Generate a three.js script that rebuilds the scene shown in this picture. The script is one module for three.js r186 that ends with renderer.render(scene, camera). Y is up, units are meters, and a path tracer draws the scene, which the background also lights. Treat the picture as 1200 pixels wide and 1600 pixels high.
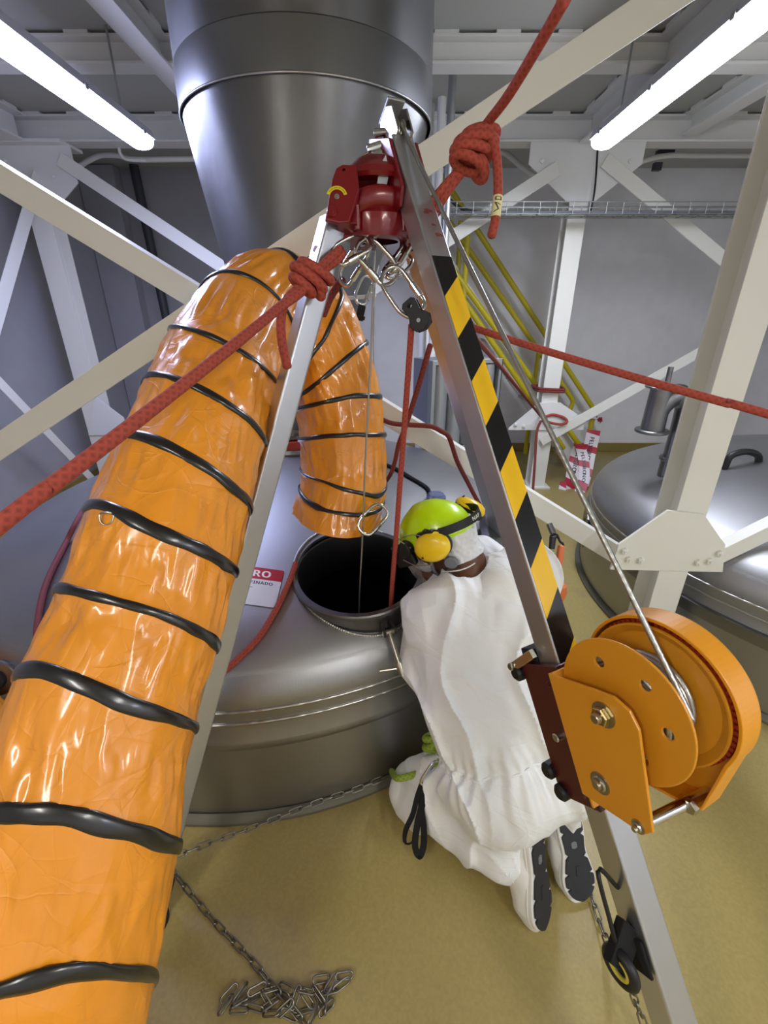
import * as THREE from 'three';
import { RoundedBoxGeometry } from 'three/addons/geometries/RoundedBoxGeometry.js';
import { RectAreaLightUniformsLib } from 'three/addons/lights/RectAreaLightUniformsLib.js';
import { mergeGeometries, mergeVertices, toCreasedNormals } from 'three/addons/utils/BufferGeometryUtils.js';
import { ImprovedNoise } from 'three/addons/math/ImprovedNoise.js';
import { Brush, Evaluator, SUBTRACTION } from 'three-bvh-csg';

// ---------- camera, exposure, light ----------
const scene = new THREE.Scene();
scene.background = new THREE.Color(0x0b0b0c);
const camera = new THREE.PerspectiveCamera(98.28, 0.75, 0.02, 60);
camera.position.set(0, 1.6, 0);
camera.rotation.set(-23.8 * Math.PI / 180, 0, 0);
const renderer = new THREE.WebGLRenderer({ antialias: true });
renderer.toneMapping = THREE.LinearToneMapping;
renderer.toneMappingExposure = 1.78;
renderer.shadowMap.enabled = true;
RectAreaLightUniformsLib.init();
const LAMP = { left: [0.56, 0.61, 1.0], right: [0.82, 0.865, 1.0], warm: [1.0, 0.985, 0.92], glow: 18, front: 30, frontLeft: 34, rear: 17 };

// ---------- helpers ----------
const V = (x, y, z) => new THREE.Vector3(x, y, z);
const A = (a) => (a.isVector3 ? a.clone() : new THREE.Vector3(a[0], a[1], a[2]));
const lerp = (a, b, t) => a + (b - a) * t, clamp = (x, a, b) => Math.min(b, Math.max(a, x));
const sstep = (a, b, x) => { const t = clamp((x - a) / (b - a), 0, 1); return t * t * (3 - 2 * t); };
let seed_ = 12345;
const rnd = () => { seed_ = (seed_ * 1664525 + 1013904223) >>> 0; return seed_ / 4294967296; };
const perlin = new ImprovedNoise();
const noise = (x, y, z = 0) => perlin.noise(x + 31.7, y + 17.3, z + 5.1);
const fbm = (x, y, z = 0, o = 4) => { let s = 0, a = 0.5; for (let i = 0; i < o; i++) { s += a * noise(x, y, z); x *= 2.03; y *= 2.03; z *= 2.03; a *= 0.5; } return s; };
const used = {};
function numbered(n) { if (used[n] === undefined) { used[n] = 0; return n; } used[n]++; return n + '_' + String(used[n]).padStart(3, '0'); }
function prep(g) {
  let q = g.index ? g.toNonIndexed() : g.clone();
  for (const k of Object.keys(q.attributes)) if (!['position', 'normal', 'uv'].includes(k)) q.deleteAttribute(k);
  if (!q.attributes.normal) q.computeVertexNormals();
  if (!q.attributes.uv) boxUV(q);
  q.morphAttributes = {};
  const p = q.attributes.position.array, n = q.attributes.normal.array;         // make winding agree with the normals
  for (let i = 0; i < p.length; i += 9) {
    const ux = p[i + 3] - p[i], uy = p[i + 4] - p[i + 1], uz = p[i + 5] - p[i + 2], vx = p[i + 6] - p[i], vy = p[i + 7] - p[i + 1], vz = p[i + 8] - p[i + 2];
    const d = (uy * vz - uz * vy) * (n[i] + n[i + 3] + n[i + 6]) + (uz * vx - ux * vz) * (n[i + 1] + n[i + 4] + n[i + 7]) + (ux * vy - uy * vx) * (n[i + 2] + n[i + 5] + n[i + 8]);
    if (d < 0) for (const a of [p, n]) for (let c = 0; c < 3; c++) { const t = a[i + 3 + c]; a[i + 3 + c] = a[i + 6 + c]; a[i + 6 + c] = t; }
    if (d < 0) { const a = q.attributes.uv.array, o = i / 9 * 6; for (let c = 0; c < 2; c++) { const t = a[o + 2 + c]; a[o + 2 + c] = a[o + 4 + c]; a[o + 4 + c] = t; } }
  }
  return q;
}
function merge(gs) { gs = Array.isArray(gs) ? gs.flat(Infinity) : [gs]; const l = gs.map(prep); return l.length === 1 ? l[0] : mergeGeometries(l); }
function boxUV(g) {                                    // uv in metres by dominant axis
  const p = g.attributes.position, n = g.attributes.normal, uv = new Float32Array(p.count * 2);
  for (let i = 0; i < p.count; i++) {
    const ax = Math.abs(n.getX(i)), ay = Math.abs(n.getY(i)), az = Math.abs(n.getZ(i));
    let u, v;
    if (ay >= ax && ay >= az) { u = p.getX(i); v = p.getZ(i); } else if (ax >= az) { u = p.getZ(i); v = p.getY(i); } else { u = p.getX(i); v = p.getY(i); }
    uv[2 * i] = u; uv[2 * i + 1] = v;
  }
  g.setAttribute('uv', new THREE.BufferAttribute(uv, 2)); return g;
}
function thing(name, label, category, at = [0, 0, 0], group) {     // empty group at the thing's base
  const o = new THREE.Group(); o.name = numbered(name); o.position.copy(A(at)); scene.add(o); o.updateMatrixWorld(true);
  o.userData = { label, category }; if (group) o.userData.group = group; return o;
}
function part(name, gs, mat, parent, label) {          // geometry comes in world coordinates
  const g = merge(gs); parent.updateWorldMatrix(true, false);
  g.applyMatrix4(parent.matrixWorld.clone().invert());
  const m = new THREE.Mesh(g, mat); m.name = name; m.castShadow = m.receiveShadow = true; parent.add(m);
  if (label) m.userData.label = label; return m;
}
function solo(name, gs, mat, label, category, group) { // a thing that is one mesh
  const m = new THREE.Mesh(merge(gs), mat); m.name = numbered(name); m.castShadow = m.receiveShadow = true; scene.add(m);
  m.geometry.computeBoundingBox(); const c = m.geometry.boundingBox.getCenter(V(0, 0, 0)); c.y = m.geometry.boundingBox.min.y;
  m.geometry.translate(-c.x, -c.y, -c.z); m.position.copy(c);
  m.userData = { label, category }; if (group) m.userData.group = group; return m;
}
function struct(name, gs, mat) { const m = new THREE.Mesh(merge(gs), mat); m.name = name; m.castShadow = m.receiveShadow = true; scene.add(m); m.userData.kind = 'structure'; return m; }
function sharedMesh(name, geo, mat, parent, matrix) {  // alike pieces share one geometry
  const m = new THREE.Mesh(geo, mat); m.name = name; m.castShadow = m.receiveShadow = true;
  parent.updateWorldMatrix(true, false);
  const l = parent.matrixWorld.clone().invert().multiply(matrix); l.decompose(m.position, m.quaternion, m.scale); parent.add(m); return m;
}
const basis = (o, x, y, z) => new THREE.Matrix4().makeBasis(A(x), A(y), A(z)).setPosition(A(o));
function box(x0, x1, y0, y1, z0, z1, r = 0) {
  const g = r ? new RoundedBoxGeometry(x1 - x0, y1 - y0, z1 - z0, 2, r) : new THREE.BoxGeometry(x1 - x0, y1 - y0, z1 - z0);
  g.translate((x0 + x1) / 2, (y0 + y1) / 2, (z0 + z1) / 2); const q = prep(g); boxUV(q); return q;
}
function dirBasis(a, b, side) {                        // y along a-b, x across, z = side made perpendicular
  const y = A(b).sub(A(a)).normalize(); let z = A(side || (Math.abs(y.y) > 0.95 ? [0, 0, 1] : [0, 1, 0]));
  z.addScaledVector(y, -z.dot(y)).normalize(); const x = y.clone().cross(z); return { x, y, z };
}
function bar(a, b, w, t, side, r = 0.002) {            // flat or square bar from a to b
  const L = A(a).distanceTo(A(b)), f = dirBasis(a, b, side);
  const g = boxUV(prep(r ? new RoundedBoxGeometry(w, L, t, 2, Math.min(r, w / 2.1, t / 2.1)) : new THREE.BoxGeometry(w, L, t)));
  return g.applyMatrix4(basis(A(a).lerp(A(b), 0.5), f.x, f.y, f.z));
}
function cyl(a, b, r0, r1 = r0, seg = 24, chamfer = 0) {
  const L = A(a).distanceTo(A(b)), f = dirBasis(a, b, Math.abs(A(b).sub(A(a)).normalize().y) > 0.9 ? [0, 0, 1] : [0, 1, 0]);
  let g;
  if (chamfer) g = new THREE.LatheGeometry([[0, 0], [r0 - chamfer, 0], [r0, chamfer], [r1, L - chamfer], [r1 - chamfer, L], [0, L]].map((q) => new THREE.Vector2(Math.max(q[0], 1e-5), q[1])), seg);
  else { g = new THREE.CylinderGeometry(r1, r0, L, seg); g.translate(0, L / 2, 0); }
  if (chamfer) g = toCreasedNormals(g, 0.6);
  return g.applyMatrix4(basis(a, f.x, f.y, f.z));
}
function lathe(prof, seg = 96, crease = 0.5) { const g = new THREE.LatheGeometry(prof.map((q) => new THREE.Vector2(Math.max(q[0], 1e-5), q[1])), seg); return crease ? toCreasedNormals(g, crease) : g; }
function shapeOf(pts, holes = []) { const s = new THREE.Shape(pts.map((q) => new THREE.Vector2(q[0], q[1]))); for (const h of holes) { const p = new THREE.Path(); p.absarc(h[0], h[1], h[2], 0, Math.PI * 2, true); s.holes.push(p); } return s; }
function plate(pts, t, m, { holes = [], bevel = 0.0015, shape } = {}) { // extruded plate, centred on its plane
  const g = new THREE.ExtrudeGeometry(shape || shapeOf(pts, holes), { depth: Math.max(t - 2 * bevel, 1e-4), bevelEnabled: bevel > 0, bevelThickness: bevel, bevelSize: bevel, bevelOffset: -bevel, bevelSegments: 2, curveSegments: 28 });
  g.translate(0, 0, -t / 2 + bevel); g.deleteAttribute('uv'); const q = boxUV(prep(g)); return q.applyMatrix4(m);
}
function sweep(pts, rad, { closed = false, seg, ns = 10, cap = true, tension = 0.5, ell, up, rfun } = {}) { // swept tube
  const P = pts.map(A); const curve = P.length === 2 ? new THREE.LineCurve3(P[0], P[1]) : new THREE.CatmullRomCurve3(P, closed, 'catmullrom', tension);
  const L = curve.getLength(); seg = seg || Math.max(4, Math.ceil(L / 0.012)); curve.arcLengthDivisions = Math.max(200, seg * 2);
  const C = [], T = []; for (let i = 0; i <= seg; i++) { C.push(curve.getPointAt(i / seg)); T.push(curve.getTangentAt(i / seg)); }
  let N = [], n = A(up || (Math.abs(T[0].y) > 0.9 ? [1, 0, 0] : [0, 1, 0])); n.addScaledVector(T[0], -n.dot(T[0])).normalize();
  for (let i = 0; i <= seg; i++) { n.addScaledVector(T[i], -n.dot(T[i])).normalize(); if (up && !closed) { n = A(up); n.addScaledVector(T[i], -n.dot(T[i])).normalize(); } N.push(n.clone()); }
  if (closed) { const q = N[0].clone(), b = T[0].clone().cross(q); const an = Math.atan2(N[seg].dot(b), N[seg].dot(q)); for (let i = 0; i <= seg; i++) N[i].applyAxisAngle(T[i], -an * i / seg); }
  const R = typeof rad === 'function' ? rad : () => rad; const pos = [], uv = [], idx = [], rings = [];
  const addRing = (c, t, nn, r, s) => { const b = t.clone().cross(nn); const st = pos.length / 3; for (let k = 0; k <= ns; k++) { const th = k / ns * Math.PI * 2; let rr = r; if (rfun) rr *= rfun(th, s); const ca = Math.cos(th) * rr * (ell ? ell[0] : 1), sa = Math.sin(th) * rr * (ell ? ell[1] : 1); pos.push(c.x + nn.x * ca + b.x * sa, c.y + nn.y * ca + b.y * sa, c.z + nn.z * ca + b.z * sa); uv.push(k / ns * 2 * Math.PI * r, s); } rings.push(st); };
  const r0 = R(0), r1 = R(1);
  if (cap && !closed) for (const a of [0.02, 0.35, 0.7]) addRing(C[0].clone().addScaledVector(T[0], -r0 * 0.6 * (1 - a)), T[0], N[0], r0 * Math.sqrt(1 - (1 - a) * (1 - a)), 0);
  for (let i = 0; i <= seg; i++) addRing(C[i], T[i], N[i], R(i / seg), i / seg * L);
  if (cap && !closed) for (const a of [0.7, 0.35, 0.02]) addRing(C[seg].clone().addScaledVector(T[seg], r1 * 0.6 * (1 - a)), T[seg], N[seg], r1 * Math.sqrt(1 - (1 - a) * (1 - a)), L);
  for (let i = 0; i < rings.length - 1; i++) for (let k = 0; k < ns; k++) { const a = rings[i] + k, b = rings[i + 1] + k; idx.push(a, a + 1, b, b, a + 1, b + 1); }
  const g = new THREE.BufferGeometry(); g.setAttribute('position', new THREE.Float32BufferAttribute(pos, 3)); g.setAttribute('uv', new THREE.Float32BufferAttribute(uv, 2)); g.setIndex(idx);
  g.computeVertexNormals();
  const nr = g.attributes.normal; for (const st of rings) { const a = st, b = st + ns; const q = V(nr.getX(a) + nr.getX(b), nr.getY(a) + nr.getY(b), nr.getZ(a) + nr.getZ(b)).normalize(); nr.setXYZ(a, q.x, q.y, q.z); nr.setXYZ(b, q.x, q.y, q.z); }
  return g;
}
function ribbon(pts, w, t, ups) {                      // flat strap along a path; ups = width direction (one or per point)
  const P = pts.map(A), c = new THREE.CatmullRomCurve3(P), seg = Math.max(8, Math.ceil(c.getLength() / 0.01)), pos = [], idx = [], uv = []; const L = c.getLength();
  for (let i = 0; i <= seg; i++) {
    const f = i / seg, p = c.getPoint(f), T = c.getTangent(f); let u;
    if (Array.isArray(ups[0])) { const q = f * (ups.length - 1), k = Math.min(ups.length - 2, Math.floor(q)); u = A(ups[k]).lerp(A(ups[k + 1]), q - k); } else u = A(ups);
    u.addScaledVector(T, -u.dot(T)).normalize(); const n = T.clone().cross(u);
    for (const [a, b] of [[-1, -1], [1, -1], [1, 1], [-1, 1]]) { const q = p.clone().addScaledVector(u, a * w / 2).addScaledVector(n, b * t / 2); pos.push(q.x, q.y, q.z); uv.push((a * w / 2) + w / 2, f * L); }
  }
  for (let i = 0; i < seg; i++) for (let k = 0; k < 4; k++) { const a = i * 4 + k, b = i * 4 + (k + 1) % 4; idx.push(a, b, a + 4, a + 4, b, b + 4); }
  idx.push(0, 2, 1, 0, 3, 2); const e = seg * 4; idx.push(e, e + 1, e + 2, e, e + 2, e + 3);
  let g = new THREE.BufferGeometry(); g.setAttribute('position', new THREE.Float32BufferAttribute(pos, 3)); g.setAttribute('uv', new THREE.Float32BufferAttribute(uv, 2)); g.setIndex(idx); g.computeVertexNormals(); return toCreasedNormals(g, 0.7);
}
function hexNut(a, b, r) { return cyl(a, b, r, r, 6, r * 0.12); }
// surface nets on a distance field, vertices pulled onto the surface
function surfaceNet(f, lo, hi, h, relax = 2) {
  const nx = Math.ceil((hi[0] - lo[0]) / h) + 1, ny = Math.ceil((hi[1] - lo[1]) / h) + 1, nz = Math.ceil((hi[2] - lo[2]) / h) + 1;
  const F = new Float32Array(nx * ny * nz), id = (i, j, k) => i + nx * (j + ny * k);
  for (let k = 0; k < nz; k++) for (let j = 0; j < ny; j++) for (let i = 0; i < nx; i++) F[id(i, j, k)] = f(lo[0] + i * h, lo[1] + j * h, lo[2] + k * h);
  const vi = new Int32Array(nx * ny * nz).fill(-1), pos = [], idx = [];
  const CE = [[0, 1], [2, 3], [4, 5], [6, 7], [0, 2], [1, 3], [4, 6], [5, 7], [0, 4], [1, 5], [2, 6], [3, 7]];
  for (let k = 0; k < nz - 1; k++) for (let j = 0; j < ny - 1; j++) for (let i = 0; i < nx - 1; i++) {
    const c = []; let m = 0; for (let q = 0; q < 8; q++) { const v = F[id(i + (q & 1), j + ((q >> 1) & 1), k + (q >> 2))]; c.push(v); if (v < 0) m |= 1 << q; }
    if (m === 0 || m === 255) continue;
    let x = 0, y = 0, z = 0, n = 0;
    for (const [a, b] of CE) if ((c[a] < 0) !== (c[b] < 0)) { const t = c[a] / (c[a] - c[b]); x += lerp(a & 1, b & 1, t); y += lerp((a >> 1) & 1, (b >> 1) & 1, t); z += lerp(a >> 2, b >> 2, t); n++; }
    vi[id(i, j, k)] = pos.length / 3; pos.push(lo[0] + (i + x / n) * h, lo[1] + (j + y / n) * h, lo[2] + (k + z / n) * h);
  }
  const quad = (a, b, c, d, flip) => { if (a < 0 || b < 0 || c < 0 || d < 0) return; if (flip) idx.push(a, c, b, a, d, c); else idx.push(a, b, c, a, c, d); };
  for (let k = 1; k < nz - 1; k++) for (let j = 1; j < ny - 1; j++) for (let i = 1; i < nx - 1; i++) {
    const s = F[id(i, j, k)] < 0;
    if (s !== (F[id(i + 1, j, k)] < 0)) quad(vi[id(i, j - 1, k - 1)], vi[id(i, j, k - 1)], vi[id(i, j, k)], vi[id(i, j - 1, k)], !s);
    if (s !== (F[id(i, j + 1, k)] < 0)) quad(vi[id(i - 1, j, k - 1)], vi[id(i - 1, j, k)], vi[id(i, j, k)], vi[id(i, j, k - 1)], !s);
    if (s !== (F[id(i, j, k + 1)] < 0)) quad(vi[id(i - 1, j - 1, k)], vi[id(i, j - 1, k)], vi[id(i, j, k)], vi[id(i - 1, j, k)], !s);
  }
  const e = h * 0.35, nor = new Float32Array(pos.length);
  for (let q = 0; q < pos.length; q += 3) for (let it = 0; it <= relax; it++) {
    const x = pos[q], y = pos[q + 1], z = pos[q + 2];
    const gx = f(x + e, y, z) - f(x - e, y, z), gy = f(x, y + e, z) - f(x, y - e, z), gz = f(x, y, z + e) - f(x, y, z - e); const gl = Math.hypot(gx, gy, gz) || 1;
    if (it === relax) { nor[q] = gx / gl; nor[q + 1] = gy / gl; nor[q + 2] = gz / gl; break; }
    const d = clamp(f(x, y, z) * 2 * e / gl, -h * 0.5, h * 0.5); pos[q] -= d * gx / gl; pos[q + 1] -= d * gy / gl; pos[q + 2] -= d * gz / gl;
  }
  const g = new THREE.BufferGeometry(); g.setAttribute('position', new THREE.Float32BufferAttribute(pos, 3)); g.setAttribute('normal', new THREE.BufferAttribute(nor, 3)); g.setIndex(idx); return g;
}
function cone(a, b, ra, rb) {                          // distance to a tapered capsule
  const ax = a[0], ay = a[1], az = a[2], bx = b[0] - ax, by = b[1] - ay, bz = b[2] - az, l2 = bx * bx + by * by + bz * bz || 1e-9;
  return (x, y, z) => { const px = x - ax, py = y - ay, pz = z - az; let t = (px * bx + py * by + pz * bz) / l2; t = t < 0 ? 0 : t > 1 ? 1 : t; const dx = px - bx * t, dy = py - by * t, dz = pz - bz * t; return Math.sqrt(dx * dx + dy * dy + dz * dz) - (ra + (rb - ra) * t); };
}
const smin = (a, b, k) => { const h = Math.max(k - Math.abs(a - b), 0) / k; return Math.min(a, b) - h * h * k * 0.25; };
const smax = (a, b, k) => -smin(-a, -b, k);

// ---------- textures and materials ----------
function tex(n, fn, srgb, rep = 1, m) {                // square computed texture, fn(u,v) -> grey or [r,g,b] in 0..1
  const d = new Uint8Array(n * n * 4);
  for (let j = 0; j < n; j++) for (let i = 0; i < n; i++) { const q = fn(i / n, j / n), o = (j * n + i) * 4; for (let c = 0; c < 3; c++) d[o + c] = clamp((Array.isArray(q) ? q[c] : q) * 255, 0, 255); d[o + 3] = 255; }
  const t = new THREE.DataTexture(d, n, n); t.wrapS = t.wrapT = THREE.RepeatWrapping; t.magFilter = THREE.LinearFilter; t.minFilter = THREE.LinearMipmapLinearFilter; t.generateMipmaps = true;
  if (srgb) t.colorSpace = THREE.SRGBColorSpace; t.repeat.set(rep, m || rep); t.needsUpdate = true; return t;
}
const tn = (u, v, f, s = 0, o = 4) => {                // tileable fbm
  let r = 0, a = 0.5; for (let k = 0; k < o; k++) { const w = f << k; const sx = (i, j) => { let h = ((((i % w) + w) % w) * 374761393 + (((j % w) + w) % w) * 668265263 + (s + k) * 69069) | 0; h = Math.imul(h ^ (h >>> 13), 1274126177); return ((h ^ (h >>> 16)) >>> 0) / 4294967296; };
    const x = u * w, y = v * w, i = Math.floor(x), j = Math.floor(y), fx = x - i, fy = y - j, ux = fx * fx * (3 - 2 * fx), uy = fy * fy * (3 - 2 * fy);
    r += a * lerp(lerp(sx(i, j), sx(i + 1, j), ux), lerp(sx(i, j + 1), sx(i + 1, j + 1), ux), uy); a *= 0.5; } return r / (1 - Math.pow(0.5, o));
};
const std = (o) => new THREE.MeshStandardMaterial(o), phy = (o) => new THREE.MeshPhysicalMaterial(o);
const tint = (c, k) => c.map((q) => q * k);
const T = {};
T.paint = tex(256, (u, v) => 0.5 + 0.5 * (tn(u, v, 8, 3, 4) - 0.5), false, 3);
T.wall = tex(512, (u, v) => { const a = tn(u, v, 3, 11, 5), b = tn(u, v, 24, 7, 3); return [0.91, 0.91, 0.92].map((c) => c + 0.07 * (a - 0.5) + 0.03 * (b - 0.5)); }, true, 0.4);
T.floor = tex(1024, (u, v) => { const a = tn(u, v, 2, 21, 3), b = tn(u, v, 256, 5, 2), d = sstep(0.62, 0.8, tn(u, v, 6, 44, 4)); const k = 1 + 0.12 * (a - 0.5) + 0.09 * (b - 0.5); return [0.63 * k - 0.03 * d, 0.565 * k - 0.03 * d, 0.345 * k + 0.02 * d]; }, true, 0.6);
T.floorB = tex(512, (u, v) => 0.5 * tn(u, v, 24, 9, 2) + 0.5 * tn(u, v, 128, 2, 2), false, 1.2);
T.floorR = tex(512, (u, v) => { const q = 0.36 + 0.25 * (tn(u, v, 6, 33, 5) - 0.4); return [q, q, q]; }, false, 0.8);
T.steelR = tex(512, (u, v) => { const q = 0.36 + 0.10 * (tn(u, v, 3, 71, 5) - 0.5) + 0.06 * (tn(u * 1, v, 64, 8, 2) - 0.5); return [q, q, q]; }, false, 0.7);
T.steelC = tex(512, (u, v) => { const q = 0.52 + 0.08 * (tn(u, v, 4, 15, 5) - 0.5); return [q, q * 1.0, q * 1.01]; }, true, 0.7);
T.steelR2 = tex(256, (u, v) => { const q = 0.43 + 0.12 * (tn(u, v, 3, 71, 5) - 0.5); return [q, q, q]; }, false, 0.7);
T.steelC2 = tex(256, (u, v) => { const q = 0.66 + 0.07 * (tn(u, v, 4, 15, 5) - 0.5); return [q, q, q * 1.01]; }, true, 0.7);
T.brush = tex(512, (u, v) => tn(u, v * 0.06, 160, 6, 2), false, 6, 6);
T.weave = tex(128, (u, v) => { const a = Math.sin((u + v) * Math.PI * 8), b = Math.sin((u - v) * Math.PI * 8); return 0.5 + 0.25 * (a * b) + 0.25 * Math.max(a, b) * 0.6; }, false, 16.75);
T.ropeC = tex(128, (u, v) => { const a = Math.sin((u + v) * Math.PI * 8), b = Math.sin((u - v) * Math.PI * 8); const k = 0.90 + 0.1 * Math.max(a, b) + 0.08 * (tn(u, v, 8, 4, 3) - 0.5); return [k, k, k]; }, true, 16.75);
// creased film: many random sharp fold lines
T.crease = (() => { const n = 1024, H = new Float32Array(n * n); let s = 991; const r = () => { s = (s * 1103515245 + 12345) & 0x7fffffff; return s / 0x7fffffff; };
  for (let q = 0; q < 230; q++) { const cx = r() * n, cy = r() * n, an = (r() - 0.5) * 2.6 + 0.5, L = 30 + r() * 190, w = 2.5 + r() * 9, hgt = (r() - 0.45) * 1.0, bend = (r() - 0.5) * 0.006; const ca = Math.cos(an), sa = Math.sin(an), R = L + 30;
    for (let y = -R; y <= R; y++) for (let x = -R; x <= R; x++) { const l = x * ca + y * sa, d = -x * sa + y * ca + bend * l * l, e = 1 - (l / L) * (l / L); if (e <= 0) continue; const k = Math.abs(d) / (w * (0.4 + e)); if (k > 3) continue; const o = (((Math.round(cy + y) % n) + n) % n) * n + (((Math.round(cx + x) % n) + n) % n); H[o] += hgt * Math.sqrt(e) * Math.exp(-k * 1.4); } }
  return tex(n, (u, v) => 0.5 + 0.22 * H[Math.floor(v * n) * n + Math.floor(u * n)] + 0.25 * (tn(u, v, 5, 91, 4) - 0.5), false, 1); })();
T.creaseCloth = T.crease.clone(); T.creaseCloth.repeat.set(1.6, 1.1); T.creaseCloth.rotation = 0.9; T.creaseCloth.needsUpdate = true;
T.tape = tex(256, (u, v) => 0.5 + 0.4 * (tn(u, v, 8, 5, 4) - 0.5), false, 5);
const M = {
  wall: std({ map: T.wall, roughness: 0.72 }),
  wallGrey: std({ color: 0xb2b2b6, map: T.wall, roughness: 0.7 }),
  ceil: std({ color: 0xb4b5b0, roughness: 0.8, bumpMap: T.paint, bumpScale: 0.001 }),
  floor: phy({ map: T.floor, roughnessMap: T.floorR, roughness: 1, bumpMap: T.floorB, bumpScale: 0.0003, clearcoat: 0.12, clearcoatRoughness: 0.35 }),
  white: std({ color: 0xe6e6e2, roughness: 0.5, bumpMap: T.paint, bumpScale: 0.0006 }),
  cream: std({ color: 0xe7e6dc, roughness: 0.45, bumpMap: T.paint, bumpScale: 0.0006 }),
  steel: phy({ map: T.steelC, metalness: 1, roughnessMap: T.steelR, roughness: 1, bumpMap: T.brush, bumpScale: 0.00012 }),
  steelHopper: phy({ map: T.steelC, metalness: 1, roughnessMap: T.steelR, roughness: 1, bumpMap: T.brush, bumpScale: 0.00012, anisotropy: 0.75, anisotropyRotation: Math.PI / 2 }),
  steelTank: phy({ color: 0xffffff, map: T.steelC2, metalness: 1, roughnessMap: T.steelR2, roughness: 1, bumpMap: T.brush, bumpScale: 0.00012 }),
  steelDark: std({ color: 0x55534c, metalness: 0.8, roughness: 0.5 }),
  weld: std({ color: 0xc8c8c4, metalness: 1, roughness: 0.28 }),
  alu: phy({ color: 0xc2c4c8, metalness: 0.9, roughness: 0.36, bumpMap: T.brush, bumpScale: 0.00008, anisotropy: 0.4 }),
  chrome: std({ color: 0xd4d4d2, metalness: 1, roughness: 0.16 }),
  zinc: std({ color: 0xb9b6a8, metalness: 1, roughness: 0.28 }),
  chain: std({ color: 0x8d8a82, metalness: 1, roughness: 0.32 }),
  brass: std({ color: 0xb9a878, metalness: 1, roughness: 0.25 }),
  red: phy({ color: 0x7c0512, roughness: 0.3, metalness: 0.1, clearcoat: 0.6, clearcoatRoughness: 0.12 }),
  maroon: phy({ color: 0x48080f, roughness: 0.35, clearcoat: 0.7, clearcoatRoughness: 0.15 }),
  winch: phy({ color: 0xd9931f, roughness: 0.42, clearcoat: 0.35, clearcoatRoughness: 0.25, bumpMap: T.paint, bumpScale: 0.0004 }),
  winchIn: std({ color: 0xa8330c, roughness: 0.6 }),
  duct: phy({ color: 0xf39a20, roughness: 0.42, clearcoat: 0.85, clearcoatRoughness: 0.14, bumpMap: T.crease, bumpScale: 0.009, side: THREE.DoubleSide }),
  tape: phy({ color: 0x0d0d0f, roughness: 0.35, clearcoat: 0.8, clearcoatRoughness: 0.18, bumpMap: T.tape, bumpScale: 0.0015 }),
  rope: std({ color: 0xb04c3c, map: T.ropeC, roughness: 0.85, bumpMap: T.weave, bumpScale: 0.0005 }),
  ropeDark: std({ color: 0x83372f, map: T.ropeC, roughness: 0.85, bumpMap: T.weave, bumpScale: 0.0004 }),
  cord: std({ color: 0x74343a, roughness: 0.7 }),
  green: std({ color: 0x8fa63a, map: T.ropeC, roughness: 0.85, bumpMap: T.weave, bumpScale: 0.0005 }),
  black: std({ color: 0x121214, roughness: 0.5 }),
  rubber: std({ color: 0x1b1c1e, roughness: 0.75 }),
  webbing: std({ color: 0x0c0c0d, roughness: 0.9 }),
  yellow: phy({ color: 0xf7cf1c, roughness: 0.35, clearcoat: 0.4, clearcoatRoughness: 0.25 }),
  rail: std({ color: 0xc4b41c, roughness: 0.45 }),
  cable: std({ color: 0xb0b1ae, metalness: 0.9, roughness: 0.35 }),
  grey: std({ color: 0x6f7178, roughness: 0.5 }), greyDark: std({ color: 0x3a3c44, roughness: 0.5 }),
  galv: std({ color: 0xa9acab, metalness: 0.7, roughness: 0.42 }),
  suit: phy({ color: 0xeceeee, roughness: 0.6, bumpMap: T.creaseCloth, bumpScale: 0.009, sheen: 0.1, sheenRoughness: 0.6 }),
  shoe: std({ color: 0xdedcd6, roughness: 0.5 }), sole: std({ color: 0x23252a, roughness: 0.6 }),
  skin: phy({ color: 0x6b4632, roughness: 0.5 }),
  neon: phy({ color: 0xc6f000, roughness: 0.32, clearcoat: 0.5, clearcoatRoughness: 0.2 }),
  plastic: phy({ color: 0xffffff, roughness: 0.18, transmission: 0.85, thickness: 0, ior: 1.45 }),
  film: phy({ color: 0xf4f5f6, roughness: 0.45, transmission: 0.25, thickness: 0, side: THREE.DoubleSide }),
};


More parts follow.
